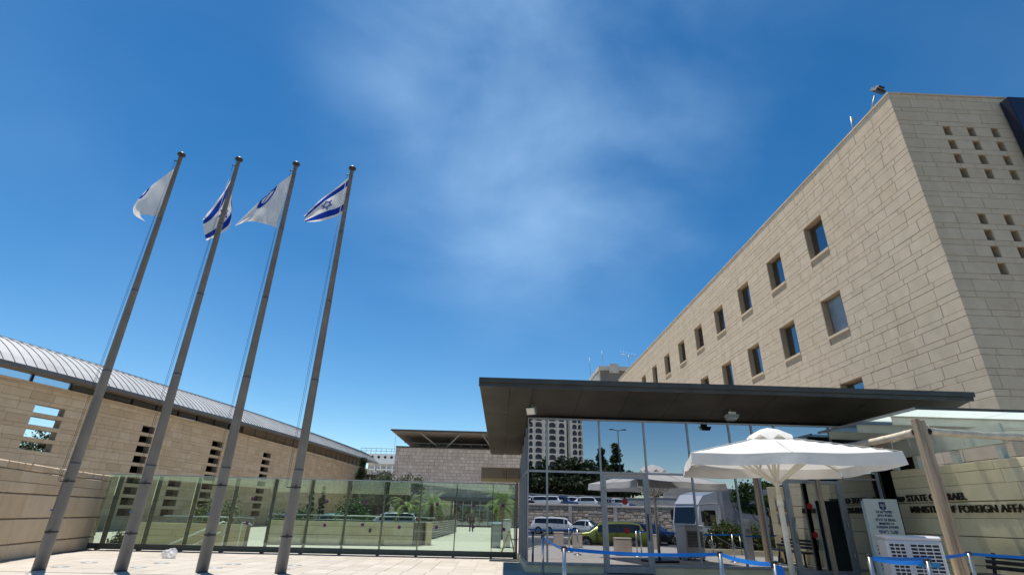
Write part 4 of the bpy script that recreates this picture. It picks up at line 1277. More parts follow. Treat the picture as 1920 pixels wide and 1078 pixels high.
def shrub(name, label, x0, x1, y0, y1, z0, z1, material, seed, n=5000, leaf=.08, group=None, flowers=0, cat='shrub'):
    t = thing(name, label, cat, ((x0+x1)/2, (y0+y1)/2, z0), 0, group)
    g = np.random.default_rng(seed); P = []
    k = max(6, int((x1-x0)*6))
    for i in range(k):
        c = np.array([g.uniform(x0, x1), g.uniform(y0, y1), z0+(z1-z0)*g.uniform(.25, .85)]); s = (z1-z0)*.16
        P.append(c+g.normal(size=(n//k, 3))*np.array([s, s*.8, s]))
    P = np.concatenate(P); P = P[P[:, 2] > z0+.02]
    o = bpy.data.objects.new('foliage', leaf_mesh('foliage', P, leaf, material, seed)); put(o, t)
    if flowers:
        i = g.choice(len(P), flowers); Q = P[i]+np.array([0, .05, .08])
        o = bpy.data.objects.new('blossoms', leaf_mesh('blossoms', Q, leaf*.9, M_FLOWER, seed+1, aspect=1.1)); put(o, t)
    st = MB()
    for i in range(8):
        a, b = g.uniform(x0, x1), g.uniform(y0, y1); st.path([(a, b, z0-.05), (a+g.uniform(-.1, .1), b, z0+(z1-z0)*.6)], .015, 5)
    st.build('stems', M_BARK, t)
    return t

def palm(label, x, y, h, nf, L, seed):
    q = random.Random(seed)
    t = thing('palm_tree', label, 'palm', (x, y, 0), 0, 'date palms behind the glass fence')
    tk = MB(); pts = []; rs = []
    for i in range(15):
        z = h*i/14; pts.append((.02*math.sin(z*3), 0, z)); rs.append((.20-.05*i/14)*(1.12 if i % 2 else .92))
    tk.path(pts, rs, 10); tk.build('trunk', M_PALMT, t, True)
    for k in range(nf):
        a = 2*math.pi*k/nf*2.618+q.uniform(-.2, .2); el = math.radians(q.uniform(10, 78)) if k > 3 else math.radians(-15)
        l = L*q.uniform(.8, 1.1)
        sp = []; d = Vector((math.cos(a)*math.cos(el), math.sin(a)*math.cos(el), math.sin(el))); p = Vector((0, 0, h-.05)); n = 14
        for i in range(n+1):
            sp.append(p.copy()); p = p+d*(l/n); d = (d+Vector((0, 0, -.145))).normalized()
        f = MB(); f.path(sp, [.022*(1-i/n)+.004 for i in range(n+1)], 5, tint=.9)
        for i in range(1, n*3):
            k_ = i/(n*3); j = min(int(k_*n), n-1); fr = k_*n-j; c = sp[j].lerp(sp[j+1], fr); dd = (sp[j+1]-sp[j]).normalized()
            sd = dd.cross(Vector((0, 0, 1))); sd = sd.normalized() if sd.length > .01 else Vector((1, 0, 0))
            ll = .42*math.sin(min(1, k_*1.3+.18)*math.pi*.86)+.06
            for s in (-1, 1):
                e = c+(sd*s*.75+dd*.7+Vector((0, 0, -.28+q.uniform(-.1, .1)))).normalized()*ll
                w = dd*.018
                f.add([c-w, c+w, e], [(0, 1, 2)], 0, q.random())
        f.build('frond', M_LEAF_P, t, True)
    return t

# ================================================================== forecourt behind the fence
def ramp_wall():
    t = thing('ramp_wall', 'low cream stone wall with a steel handrail behind the glass fence', 'wall', (-6.9, 26.8, 0))
    wm = lambda u, v, d: (u, 26.35+.17*(u+10.2)-d, v)
    cs = [(0, .42, (1.5, 2.2)), (.43, .80, (1.5, 2.2)), (.80, 1.0, (.8, 1.4))]
    lay(t, wm, -10.2, -3.7, cs, [], M_STONE_W, seed=51, joint=.008, proud=.05, ch=.006)
    backing(t, wm, -10.2, -3.7, [(0, .99)], [], -.03, -.5, M_MORTAR)
    MB().prism([(-3.66, 27.46, 0), (-3.2, 29.2, 0), (-3.7, 29.3, 0), (-4.1, 27.9, 0)], (0, 0, 1.0)).build('return_wall', M_MORTAR, t)
    MB().prism([(-3.1, 28.5, 0), (-3.0, 29.4, 0), (-3.5, 29.4, 0), (-3.18, 28.4, 0)], (0, 0, 1.0)).build('pier', M_STONE_W, t)
    r = MB(); P = lambda u, z: (u, 26.35+.17*(u+10.2)+.12, z)
    r.path([P(-10.3, 1.24), P(-3.6, 1.24), (-2.9, 29.2, 1.22)], .028, 8); r.path([P(-10.3, 1.06), P(-3.6, 1.06)], .016, 6)
    for i in range(10): r.path([P(-10.2+.72*i, 1.0), P(-10.2+.72*i, 1.24)], .016, 6)
    r.build('handrail', M_GALV, t)
    MB().box((-5.74, 27.08, .55), (-5.62, 27.115, .72)).build('socket', M_DARKM, t)
    t = thing('stair_wall', 'cream stone stair wall with sloping handrail behind the fence beside the flagpoles', 'wall', (-11.5, 23.2, 0))
    wm2 = lambda u, v, d: (u, 23.1-d, v)
    lay(t, wm2, -14.0, -9.75, [(0, .40, (1, 1.6)), (.40, .62, (.8, 1.4)), (.62, .86, (.8, 1.4))], [], M_STONE_W, seed=52, joint=.008, proud=.05, ch=.006)
    backing(t, wm2, -14.0, -9.75, [(0, .85)], [], -.03, -.4, M_MORTAR)
    r = MB(); r.path([(-13.2, 23.3, 1.1), (-9.6, 23.3, 1.1)], .028, 8); r.path([(-13.2, 23.3, .93), (-9.6, 23.3, .93)], .016, 6)
    for i in range(6): r.path([(-13.0+.68*i, 23.3, .84), (-13.0+.68*i, 23.3, 1.1)], .016, 6)
    r.build('handrail', M_GALV, t)
    r = MB(); r.path([(-12.2, 22.3, .12), (-10.35, 22.3, .95), (-10.2, 22.3, .95), (-10.2, 22.3, 0)], .030, 8)
    r.path([(-11.3, 22.3, .12), (-10.35, 22.3, .60)], .022, 8)
    r.path([(-9.7, 22.5, 0), (-9.7, 22.5, .95), (-9.5, 22.5, .95), (-9.3, 22.5, .85)], .022, 8)
    r.build('stair_rail', M_WHITE, t)
ramp_wall()

shrub('flowering_shrub', 'leafy green shrub above the ramp wall rail', -10.9, -9.3, 29.5, 30.6, .1, 1.6, M_LEAF_M, 61, 2600, .075)
shrub('flowering_shrub', 'dense bright green shrub beside the cypress foot', -8.2, -6.8, 30.0, 31.0, .1, 1.9, M_LEAF_M, 62, 3000, .075, flowers=50)
shrub('garden_plant', 'small spiky plant at the foot of the garden wall behind the glass', -14.3, -13.5, 21.7, 22.2, .0, .55, M_LEAF_O, 63, 700, .06, cat='plant')
shrub('climbing_shrub', 'bushy green shrub behind the stair rail between flagpoles', -14.6, -13.4, 29.0, 30.0, 0, 1.8, M_LEAF_M, 65, 2200, .08)
tree('cypress_tree', 'tall dark cypress against the end of the curved building', -14.2, 60, 0, 6.7, .75, 3.3, M_LEAF_D, 71, 'cypress', 60, 130, .14, 'cypresses by the curved building')
tree('cypress_tree', 'slender short cypress in the middle of the curved wall', -12.6, 42, 0, 3.15, .22, 1.4, M_LEAF_D, 72, 'cypress', 30, 70, .09, 'cypresses by the curved building')
tree('cypress_tree', 'slender dark cypress beside the third flagpole seen through glass', -13.4, 42, 0, 2.7, .24, 1.2, M_LEAF_D, 73, 'cypress', 30, 70, .09, 'cypresses by the curved building')
tree('olive_tree', 'dark spreading olive tree behind the ramp wall rail', -9.2, 46, 0, 4.5, 1.6, 1.5, M_LEAF_O, 74, 'round', 44, 110, .10, None, .16)
tree('olive_tree', 'second dark olive tree nearer the date palms', -7.2, 48, 0, 4.5, 1.5, 1.5, M_LEAF_O, 75, 'round', 44, 110, .10, None, .16)
tree('olive_tree', 'dark tree glimpsed through the open stone grille', -36.5, 44, 0, 7.2, 2.5, 2.0, M_LEAF_D, 76, 'round', 40, 90, .14, None, .16)
palm('date palm with arching fronds left of the glass entrance', -4.4, 42, 2.05, 26, 1.95, 81)
palm('short date palm at the end of the slatted planters', -6.0, 40, 1.75, 22, 1.6, 83)
palm('date palm behind the fence end beside the gate jamb', .75, 38, 2.0, 26, 1.8, 82)

def slat_planter(label, x, y, w, d):
    t = thing('slat_planter', label, 'planter', (x, y, 0), math.radians(-6), 'slatted planters in a row')
    MB().box((-w/2+.03, -d/2+.03, 0), (w/2-.03, d/2-.03, .98)).build('box', M_DARKM, t, True)
    for k in range(7):
        z = .04+.14*k
        MB().box((-w/2, -d/2, z), (w/2, -d/2+.028, z+.095)).build('slat', M_GALV, t, True)
        MB().box((w/2-.028, -d/2+.03, z), (w/2, d/2, z+.095)).build('slat', M_GALV, t, True)
    g = np.random.default_rng(int(x*100+y*10) % 999)
    P = g.normal(size=(260, 3))*np.array([w*.28, d*.3, .10])+np.array([0, 0, 1.08])
    put(bpy.data.objects.new('plants', leaf_mesh('plants', P, .07, M_LEAF_D, 5)), t, True)
for i, (x, y) in enumerate(((-4.15, 36.6), (-4.05, 39.2), (-3.95, 41.8), (-3.85, 44.4), (-3.75, 47.0), (-3.7, 49.6))):
    slat_planter(['slatted metal planter first in the row from the fence', 'slatted metal planter second in the row', 'slatted metal planter third in the row',
                  'slatted metal planter fourth in the row', 'slatted metal planter fifth in the row', 'slatted metal planter last in the row by the entrance'][i], x, y, 1.15, 2.1)

def pedestal():
    t = thing('steel_pedestal', 'grey steel access pedestal behind the last fence pane', 'pedestal', (.25, 27.7, 0))
    MB().bbox((.02, 27.5, 0), (.50, 27.9, 1.0), .03).build('cabinet', M_GALV, t)
    MB().prism([(.0, 27.46, 1.005), (.52, 27.46, 1.005), (.52, 27.95, 1.09), (.0, 27.95, 1.09)], (0, 0, .03)).build('sloping_top', M_STEEL, t)
    t = thing('white_cabinet', 'tall white cabinet by the gate jamb behind the fence', 'cabinet', (.85, 28.2, 0))
    MB().bbox((.62, 28.0, 0), (.98, 28.6, 1.18), .02).build('cabinet', M_WHITE, t)
    MB().bbox((.60, 27.98, 1.183), (1.0, 28.62, 1.24), .01).build('lid', M_GALV, t)
    t = thing('folding_sign', 'yellow folding floor sign leaning by the fence end', 'sign', (.75, 22.4, 0))
    MB().prism([(.38, 22.3, 0), (.44, 22.3, 0), (.74, 22.42, .86), (.70, 22.42, .88)], (0, .35, 0)).build('panel', M_YELLOW, t)
    MB().prism([(.95, 22.3, 0), (.99, 22.3, 0), (.76, 22.42, .87), (.725, 22.42, .86)], (0, .35, 0)).build('panel', M_YELLOW, t)
    for i, (x, y) in enumerate(((-4.6, 50.5), (-3.95, 51.5))):
        pass
pedestal()

# ================================================================== tiled hall with floating roof
def hall():
    t = thing('tiled_hall', 'square tiled hall with a flat roof raised on slanted struts', 'building', (-4, 76, 0))
    Y = 76.0; X0, X1, TOP = -13.7, 10.0, 9.85
    wm = lambda u, v, d: (u, Y-d, v)
    cs = []; z = 0; k = 0
    while z < TOP-.05:
        h = .42 if k % 4 else .5
        cs.append((z, min(TOP, z+h), (.55, .75))); z += h; k += 1
    op = [(-5.2, 1.2, -.1, 3.3)]
    L = lay(t, wm, X0, X1, cs, op, M_TILE, 'tile', joint=.035, proud=.07, ch=.01, seed=55, limit=300, key=lambda u, v: -v+(0 if u < 3 else 40), uneven=.012)
    backing(t, wm, X0+.02, X1, merge_courses(cs), op, -.05, -.6, M_MORTAR)
    MB().box((X0+.03, Y+.61, 0), (X0+.4, 96, TOP)).build('side_wall', M_TILE, t)
    MB().box((X0+.4, Y+.62, TOP-.5), (X1, 96, TOP-.2)).build('roof_deck', M_DARK, t)
    MB().box((X0-.03, Y-.08, TOP+.005), (X1, Y+.6, TOP+.16)).build('parapet_cap', M_DARKM, t)
    # roof plate on struts, standing seam edge
    r = MB(); r.box((-14.1, 73.2, 11.72), (12, 94, 11.86)); rf = r.build('roof', M_CONC, t)
    for k in range(16): MB().box((-14.0+.0*k, 73.4+1.28*k, 11.60), (11.9, 73.52+1.28*k, 11.715)).build('roof_batten', M_WFRAME, rf)
    e = MB(); e.box((-14.16, 73.14, 11.70), (12, 73.195, 11.9)); e.build('roof_edge', M_FASCIA, rf)
    x = -13.2; k = 0
    for x, dx in ((-10.2, 2.4), (-4.6, -2.2), (-1.6, 1.4), (4.2, -2.2)):
        MB().bar((x+dx, 77.2, TOP+.16), (x, 73.6, 11.62), .14, .16).build('strut', M_GALV, t)
        MB().bar((x+dx, 77.2, TOP+.16), (x+dx*1.2, 86, 11.62), .12, .14).build('strut', M_GALV, t)
    MB().path([(X0+1, 76.5, 10.55), (X1, 76.5, 10.55)], .05, 6).build('parapet_rail', M_GALV, t)
    for k in range(14): MB().path([(X0+3+k*1.5, 76.5, TOP+.16), (X0+3+k*1.5, 76.5, 10.55)], .04, 6).build('rail_post', M_GALV, t)
    # glazed entrance set back in the opening
    MB().box((-5.2, Y+.62, 0), (1.2, Y+.7, .06)).build('threshold', M_KERB, t)
    bb = MB(); bb.box((-5.3, Y+3.2, 0), (1.3, Y+3.4, 3.4)); bb.build('lobby_wall', M_DARK, t)
    xs = [-5.15, -3.9, -2.75, -1.6, -.45, 1.15]
    for i, x in enumerate(xs):
        MB().box((x-.06, Y+1.2, .06), (x+.06, Y+1.32, 3.2)).build('entrance_frame', M_WHITE if 0 < i < 5 else M_DARKM, t)
        if i < 5:
            MB().box((x+.065, Y+1.24, .08), (xs[i+1]-.065, Y+1.26, 2.52)).build('entrance_glass', G_WIN, t)
            MB().box((x+.062, Y+1.2, 2.53), (xs[i+1]-.062, Y+1.32, 2.65)).build('entrance_frame', M_WHITE if 0 < i < 4 else M_DARKM, t)
    for x in (-6.6, 1.6):
        MB().bbox((x, Y-1.4, 0), (x+1.2, Y-.9, 3.0), .02).build('stone_pier', M_STONE_W, t)
    MB().bbox((-7, Y-1.5, 3.02), (3.2, Y-.02, 3.5), .03).build('entrance_canopy', M_FASCIA, t)
    t = thing('link_building', 'dark low link building between the curved block and the tiled hall', 'building', (-18, 92, 0))
    MB().box((-26, 90, 0), (-14.3, 96, 7.0)).build('wall', M_DARKM, t)
    MB().box((-20.5, 89.6, 7.01), (-14.2, 89.98, 7.4)).build('white_band', M_WHITE, t)
hall()

def far_tower():
    t = thing('round_window_tower', 'far white concrete building with round porthole windows and roof railing', 'building', (-30, 152, 0))
    MB().prism([(-36, 150, 15.0), (-34.6, 150, 16.2), (-20, 150, 16.2), (-20, 150, 13.6), (-34.3, 150, 13.6)], (0, 8, 0)).build('top_storey', M_WHITE, t)
    for k in range(7):
        x = -33.2+1.75*k
        MB().path([(x, 149.9, 15.3), (x, 150.05, 15.3)], .36, 14).build('porthole', M_DARK, t)
    MB().box((-34.2, 150.6, 0), (-20, 158, 13.59)).build('wall', M_CONC, t)
    for k in range(9):
        MB().prism([(-32.5+1.6*k, 150.58, 13.2), (-32.2+1.6*k, 150.58, 13.2), (-31.9+1.6*k, 150.58, 10.2), (-32.2+1.6*k, 150.58, 10.2)], (0, -.5, 0)).build('fin', M_WHITE, t)
    for z in (12.0, 10.0): MB().box((-34, 150.3, z), (-20, 150.58, z+.35)).build('ledge', M_WHITE, t)
    r = MB()
    for z in (17.0, 17.7): r.path([(-37, 151, z), (-20, 151, z)], .06, 5)
    for k in range(13): r.path([(-36.8+1.4*k, 151, 16.1), (-36.8+1.4*k, 151, 17.7)], .05, 5)
    r.build('roof_railing', mat('blue_railing', (.10, .16, .30), .5, var=0), t)
    MB().path([(-27.6, 151, 16.2), (-27.6, 151, 22)], .05, 5).build('mast', M_GALV, t)
    MB().path([(-36.9, 151, 15.0), (-35, 151, 15.4)], .3, 6).build('duct', M_GALV, t)
far_tower()

# ================================================================== person
def person():
    verts = {}; 
    J = [('pelvis', (0, 0, .93), .125), ('belly', (0, 0, 1.08), .135), ('chest', (0, .0, 1.30), .16), ('neck0', (0, .0, 1.46), .075), ('neck', (0, -.01, 1.53), .055),
         ('head0', (0, -.02, 1.60), .085), ('head', (0, -.02, 1.68), .10), ('crown', (0, -.01, 1.76), .07),
         ('shl', (-.17, 0, 1.42), .075), ('ell', (-.24, .03, 1.15), .045), ('wrl', (-.25, -.05, .92), .033), ('hal', (-.25, -.07, .85), .038),
         ('shr', (.17, 0, 1.42), .075), ('elr', (.30, -.10, 1.22), .045), ('wrr', (.15, -.17, 1.50), .033), ('har', (.11, -.16, 1.58), .038),
         ('hpl', (-.09, 0, .90), .10), ('knl', (-.10, -.03, .50), .08), ('anl', (-.11, .02, .10), .06), ('fol', (-.12, -.14, .04), .04),
         ('hpr', (.09, 0, .90), .10), ('knr', (.11, -.05, .50), .08), ('anr', (.13, -.02, .10), .06), ('for', (.15, -.18, .04), .04)]
    E = [('pelvis', 'belly'), ('belly', 'chest'), ('chest', 'neck0'), ('neck0', 'neck'), ('neck', 'head0'), ('head0', 'head'), ('head', 'crown'),
         ('chest', 'shl'), ('shl', 'ell'), ('ell', 'wrl'), ('wrl', 'hal'), ('chest', 'shr'), ('shr', 'elr'), ('elr', 'wrr'), ('wrr', 'har'),
         ('pelvis', 'hpl'), ('hpl', 'knl'), ('knl', 'anl'), ('anl', 'fol'), ('pelvis', 'hpr'), ('hpr', 'knr'), ('knr', 'anr'), ('anr', 'for')]
    idx = {n: i for i, (n, p, r) in enumerate(J)}
    P = [p for _, p, r in J]; R = [r for _, p, r in J]; ed = [(idx[a], idx[b]) for a, b in E]
    for hand, s, d in (('hal', -1, (0, -.02, -1)), ('har', 1, (-.35, 0, .9))):
        c = Vector(P[idx[hand]]); d = Vector(d).normalized()
        for k in range(5):
            off = Vector((0, (k-2)*.018, 0)) if k < 4 else Vector((0, -.045, 0))
            ln = (.07, .08, .075, .06, .045)[k]
            b = len(P); P += [tuple(c+off+d*.03), tuple(c+off*1.15+d*(.03+ln*.6)), tuple(c+off*1.1+d*(.03+ln)+Vector((0, -.012, 0)))]; R += [.010, .009, .008]
            ed += [(idx[hand], b), (b, b+1), (b+1, b+2)]
    me = bpy.data.meshes.new('person'); me.from_pydata(P, ed, [])
    o = bpy.data.objects.new('person', me); COL.objects.link(o)
    md = o.modifiers.new('skin', 'SKIN'); md.use_smooth_shade = True
    for i, sv_ in enumerate(me.skin_vertices[0].data):
        sv_.radius = (R[i], R[i]*(.75 if i in (0, 1, 2) else 1)); sv_.use_root = (i == 0)
    o.modifiers.new('sub', 'SUBSURF').levels = 1
    o.modifiers['sub'].render_levels = 1
    dg = bpy.context.evaluated_depsgraph_get(); dg.update()
    m2 = bpy.data.meshes.new_from_object(o.evaluated_get(dg)); bpy.data.objects.remove(o)
    M_SHIRT = mat('dark_shirt', (.07, .08, .085), .85, var=.1); M_JEANS = mat('dark_trousers', (.018, .022, .035), .85, var=.1); M_HAIR = mat('grey_cap', (.30, .29, .28), .8, var=.1)
    m2.materials.clear()
    for x in (M_SKIN, M_SHIRT, M_JEANS, M_RUBBER, M_HAIR): m2.materials.append(x)
    for p in m2.polygons:
        c = p.center
        arm = abs(c.x) > .235 or (c.y < -.11 and c.z > 1.1)
        if c.z > 1.70 or (c.z > 1.63 and c.y > .02): p.material_index = 4
        elif c.z > 1.49: p.material_index = 0
        elif arm and c.z < 1.30 and abs(c.x) > .2 and c.z > .8: p.material_index = 0
        elif c.z > .95: p.material_index = 1
        elif c.z > .09: p.material_index = 2
        else: p.material_index = 3
        p.use_smooth = True
    b = bpy.data.objects.new('person', m2); COL.objects.link(b)
    b.location = (-1.74, 50.6, 0); b.rotation_euler.z = math.radians(12)
    tag(b, 'person in dark clothes walking towards the fence with a hand raised to the head', 'person')
    f = MB()                                         # brow, nose, eyes, mouth and ears
    f.prism([(-.014, -.118, 1.65), (.014, -.118, 1.65), (0, -.145, 1.645)], (0, .012, .03))
    o2 = f.build('nose', M_SKIN, b, True)
    for s in (-1, 1):
        MB().lathe((s*.035, -.108, 1.675), [(.002, -.006), (.011, 0), (.002, .006)], 8).build('eye', M_BLACK, b, True)
        MB().lathe((s*.10, -.02, 1.655), [(.004, -.03), (.016, 0), (.004, .03)], 8).build('ear', M_SKIN, b, True)
    MB().box((-.025, -.112, 1.617), (.025, -.104, 1.622)).build('mouth', M_TAIL, b, True)
    ph = MB().bbox((.075, -.20, 1.56), (.11, -.19, 1.70), .004)
    tag(ph.build('phone', M_BLACK), 'dark phone held up to the walking person\'s head', 'phone')
    pm = bpy.data.objects['phone']; pm.location = (-1.74, 50.6, 0); pm.rotation_euler.z = math.radians(12)
person()
# ================================================================== vehicles
def paint(name, col, metal=.25):
    m, n, l, b = nodes_of(name)
    b.inputs['Base Color'].default_value = (*col, 1); b.inputs['Roughness'].default_value = .28; b.inputs['Metallic'].default_value = metal
    b.inputs['Coat Weight'].default_value = .8; b.inputs['Coat Roughness'].default_value = .05
    return m
PAINTS = {'white': paint('white_car_paint', (.72, .73, .74), .05), 'green': paint('lime_car_paint', (.21, .24, .035)), 'black': paint('black_car_paint', (.015, .016, .02)),
          'silver': paint('silver_car_paint', (.42, .44, .46), .5), 'blue': paint('blue_car_paint', (.04, .08, .2)), 'grey': paint('grey_car_paint', (.14, .15, .17)), 'teal': paint('teal_car_paint', (.10, .22, .24))}

def car(label, x, y, z, rz, colour, L=4.4, Wd=1.8, H=1.62, style='suv', group=None, wheels=True):
    """front towards local +X; lofted body with separate glass, wheels and lamps"""
    t = thing('parked_car' if group else 'car', label, 'car', (x, y, z), rz, group)
    hl = L/2; w = Wd/2
    if style == 'suv':      # station: x, top, belt, half width at belt, half width at roof
        S = [(-1.0, .80, .78, .80, .72), (-.97, 1.02, .98, .92, .78), (-.93, .62*H+.02, .60*H, .96, .80), (-.80, H-.10, .63*H, .99, .74), (-.62, H-.01, .63*H, 1, .74), (-.2, H, .62*H, 1, .76),
             (.12, H-.05, .60*H, 1, .76), (.28, H-.18, .59*H, 1, .77), (.50, .60*H+.03, .575*H, .99, .84), (.75, .57*H, .54*H, .97, .82), (.92, .52*H, .49*H, .90, .76), (1.0, .40*H, .38*H, .74, .66)]
        gl = (3, 7)
    else:
        S = [(-1.0, .70, .66, .80, .70), (-.95, .62*H, .58*H, .92, .80), (-.78, .67*H, .62*H, .97, .82), (-.55, H-.10, .63*H, 1, .70), (-.35, H-.01, .63*H, 1, .72), (-.05, H, .62*H, 1, .74),
             (.12, H-.07, .61*H, 1, .74), (.42, .63*H, .595*H, .99, .84), (.75, .58*H, .54*H, .96, .80), (.93, .50*H, .47*H, .88, .74), (1.0, .40*H, .37*H, .72, .64)]
        gl = (2, 6)
    z0 = .22
    ring = []
    for (sx, top, belt, wb, wt) in S:
        X = sx*hl; b = w*wb; tt = w*wt
        half = [(b*.88, z0), (b*.985, z0+.16), (b, .5*(z0+belt)+.02), (b*.975, belt), (tt+(b-tt)*.12, belt+(top-belt)*.80), (tt*.80, top-.012*0), (0, top+.012)]
        pts = [(X, yy, zz) for yy, zz in half]+[(X, -yy, zz) for yy, zz in reversed(half[:-1])]
        ring.append(pts)
    n = len(ring[0]); B = MB(); G = MB()
    V = [p for r in ring for p in r]
    fb = []; fg = []
    for i in range(len(S)-1):
        for k in range(n-1):
            q = (i*n+k, i*n+k+1, (i+1)*n+k+1, (i+1)*n+k)
            sidewin = k in (3, 8); topband = k in (4, 5, 6, 7)
            if sidewin and gl[0] <= i < gl[1]+0: fg.append(q)
            elif topband and (i == gl[1] or (i == gl[0]-1)): fg.append(q)
            else: fb.append(q)
    B.add(V, fb, 0, .5, True)
    B.add(ring[0], [tuple(range(n))]); B.add(ring[-1], [tuple(range(n-1, -1, -1))])
    B.add([r[0] for r in ring]+[r[-1] for r in ring], [(i, i+1, len(S)+i+1, len(S)+i) for i in range(len(S)-1)])
    body = B.build('body', PAINTS[colour], t, True)
    G.add(V, fg, 0, .5, True); G.build('windows', M_CARGLASS, t, True)
    for i in range(gl[0], gl[1]+1):         # pillars
        if i in (gl[0], gl[0]+2, gl[1]-1):
            for k in (3, 8):
                p, q_ = Vector(ring[i][k]), Vector(ring[i][k+1]); o_ = Vector((0, .012*(1 if k == 3 else -1), 0))
                MB().bar(p+o_, q_+o_, .07, .012, up=(0, 1, 0)).build('pillar', PAINTS[colour] if i != gl[0]+2 else M_BLACK, t, True)
    if wheels:
        for sx in (-.62, .62):
            for s in (-1, 1):
                X = sx*hl*.98; Y = s*(w-.10); r = .335
                wl_ = MB(); wl_.path([(X, Y-s*.11, r), (X, Y+s*.115, r)], r, 22); tw = wl_.build('wheel', M_RUBBER, t, True)
                rm = MB(); rm.path([(X, Y+s*.112, r), (X, Y+s*.125, r)], r*.66, 18); rm.build('rim', M_STEEL, tw, True)
                for k in range(5):
                    a = k*2*math.pi/5; MB().bar((X, Y+s*.128, r), (X+math.cos(a)*r*.6, Y+s*.128, r+math.sin(a)*r*.6), .05, .01, up=(0, 1, 0)).build('spoke', M_DARKM, tw, True)
                ar = MB(); ar.path([(X, s*w*.93, r+.02), (X, s*(w+.006), r+.02)], r*1.16, 22); ar.build('wheel_arch', M_BLACK, t, True)
        for s in (-1, 1):
            MB().bbox((-hl*.995-.005, s*w*.72-.08, .80), (-hl*.88, s*w*.72+.12*s+.03, 1.16 if style == 'suv' else .92), .02).build('tail_lamp', M_TAIL, t, True)
            MB().bbox((hl*.86, s*w*.62-.13, .62), (hl*.962, s*w*.62+.13, .76), .02).build('headlight', M_LAMP, t, True)
            MB().bbox((hl*.30, s*(w+.10)-.09, .95), (hl*.30+.14, s*(w+.10)+.09, 1.10), .03).build('mirror', PAINTS[colour], t, True)
            for fx_ in (-.16, .22): MB().bbox((fx_*hl-.09, s*(w+.012)-.012, .90), (fx_*hl+.09, s*(w+.012)+.012, .93), .005).build('door_handle', M_DARKM, t, True)
        for s in (-1, 1):
            for fx_ in (-.34, -.02, .34): MB().box((fx_*hl-.006, s*(w+.002)-.008, .42), (fx_*hl+.006, s*(w+.002)+.008, .60*H-.06)).build('door_gap', M_BLACK, t, True)
            MB().box((-.60*hl, s*(w+.002)-.008, .29), (.60*hl, s*(w+.002)+.008, .38)).build('sill_trim', M_DARKM, t, True)
        MB().box((-hl-.035, -.26, .62), (-hl-.0, .26, .73)).build('number_plate', M_YELLOW, t, True)
        MB().box((hl-.0, -.26, .42), (hl+.03, .26, .53)).build('number_plate', M_YELLOW, t, True)
        MB().bbox((-hl-.02, -w*.70, .38), (-hl+.10, w*.70, .58), .03).build('bumper', M_DARKM, t, True)
        MB().bbox((hl-.10, -w*.62, .30), (hl+.015, w*.62, .50), .03).build('bumper', M_DARKM, t, True)
    return t

RZ = -.40   # road surface
def S_(px, yreal):      # real X of something mirrored at picture column px
    yv = 2*YF-yreal; d = cam_ray(px, 975); return d.x/d.y*yv
car('lime green estate car on the road mirrored in the glass door', S_(1140, -3.2), -3.2, RZ, math.pi+.10, 'green', 4.6, 1.8, 1.6)
car('white off-road car mirrored at the pavilion corner', S_(1058, -29), -29, RZ, .25, 'white', 4.5, 1.82, 1.68)
car('white hatchback behind the green car mirrored in the glass', S_(1107, -27), -27, RZ, .5, 'white', 4.1, 1.75, 1.5, 'saloon')
car('black estate car behind the green car mirrored beside the door', S_(1190, -9.5), -9.5, RZ, .2, 'black', 4.6, 1.8, 1.55)
car('dark blue saloon at the far kerb mirrored beyond the parasol mast', S_(1225, -11), -11, RZ, .1, 'blue', 4.5, 1.8, 1.45, 'saloon')
# cars on the raised car park
cols = ['black', 'white', 'silver', 'white', 'white', 'silver', 'blue', 'white', 'silver', 'white', 'black', 'white', 'silver', 'white', 'blue']
pxs = [1000, 1009, 1020, 1031, 1042, 1052, 1062, 1073, 1084, 1096, 1108, 1120, 1136, 1150, 1164]
nth = ['first', 'second', 'third', 'fourth', 'fifth', 'sixth', 'seventh', 'eighth', 'ninth', 'tenth', 'eleventh', 'twelfth', 'thirteenth', 'fourteenth', 'fifteenth']
for i, (c, p) in enumerate(zip(cols, pxs)):
    car('%s car mirrored above the stone wall, %s from the pavilion corner' % (c, nth[i]), S_(p, -43-(i % 3)), -43-(i % 3), 2.35, .15*(i % 4)+(math.pi if i % 2 else 0), c, 4.2, 1.75, 1.5, 'saloon' if i % 3 else 'suv', 'cars in the mirrored car park', wheels=(i < 2))
# cars behind the glass fence
car('silver car roof showing above the ramp wall near the palms', -7.0, 40.0, 0, math.pi*.96, 'silver', 4.4, 1.8, 1.5, 'suv')
car('teal car roof behind the shrubs above the ramp wall', -10.2, 39.0, -.15, .1, 'teal', 4.4, 1.8, 1.45, 'saloon')

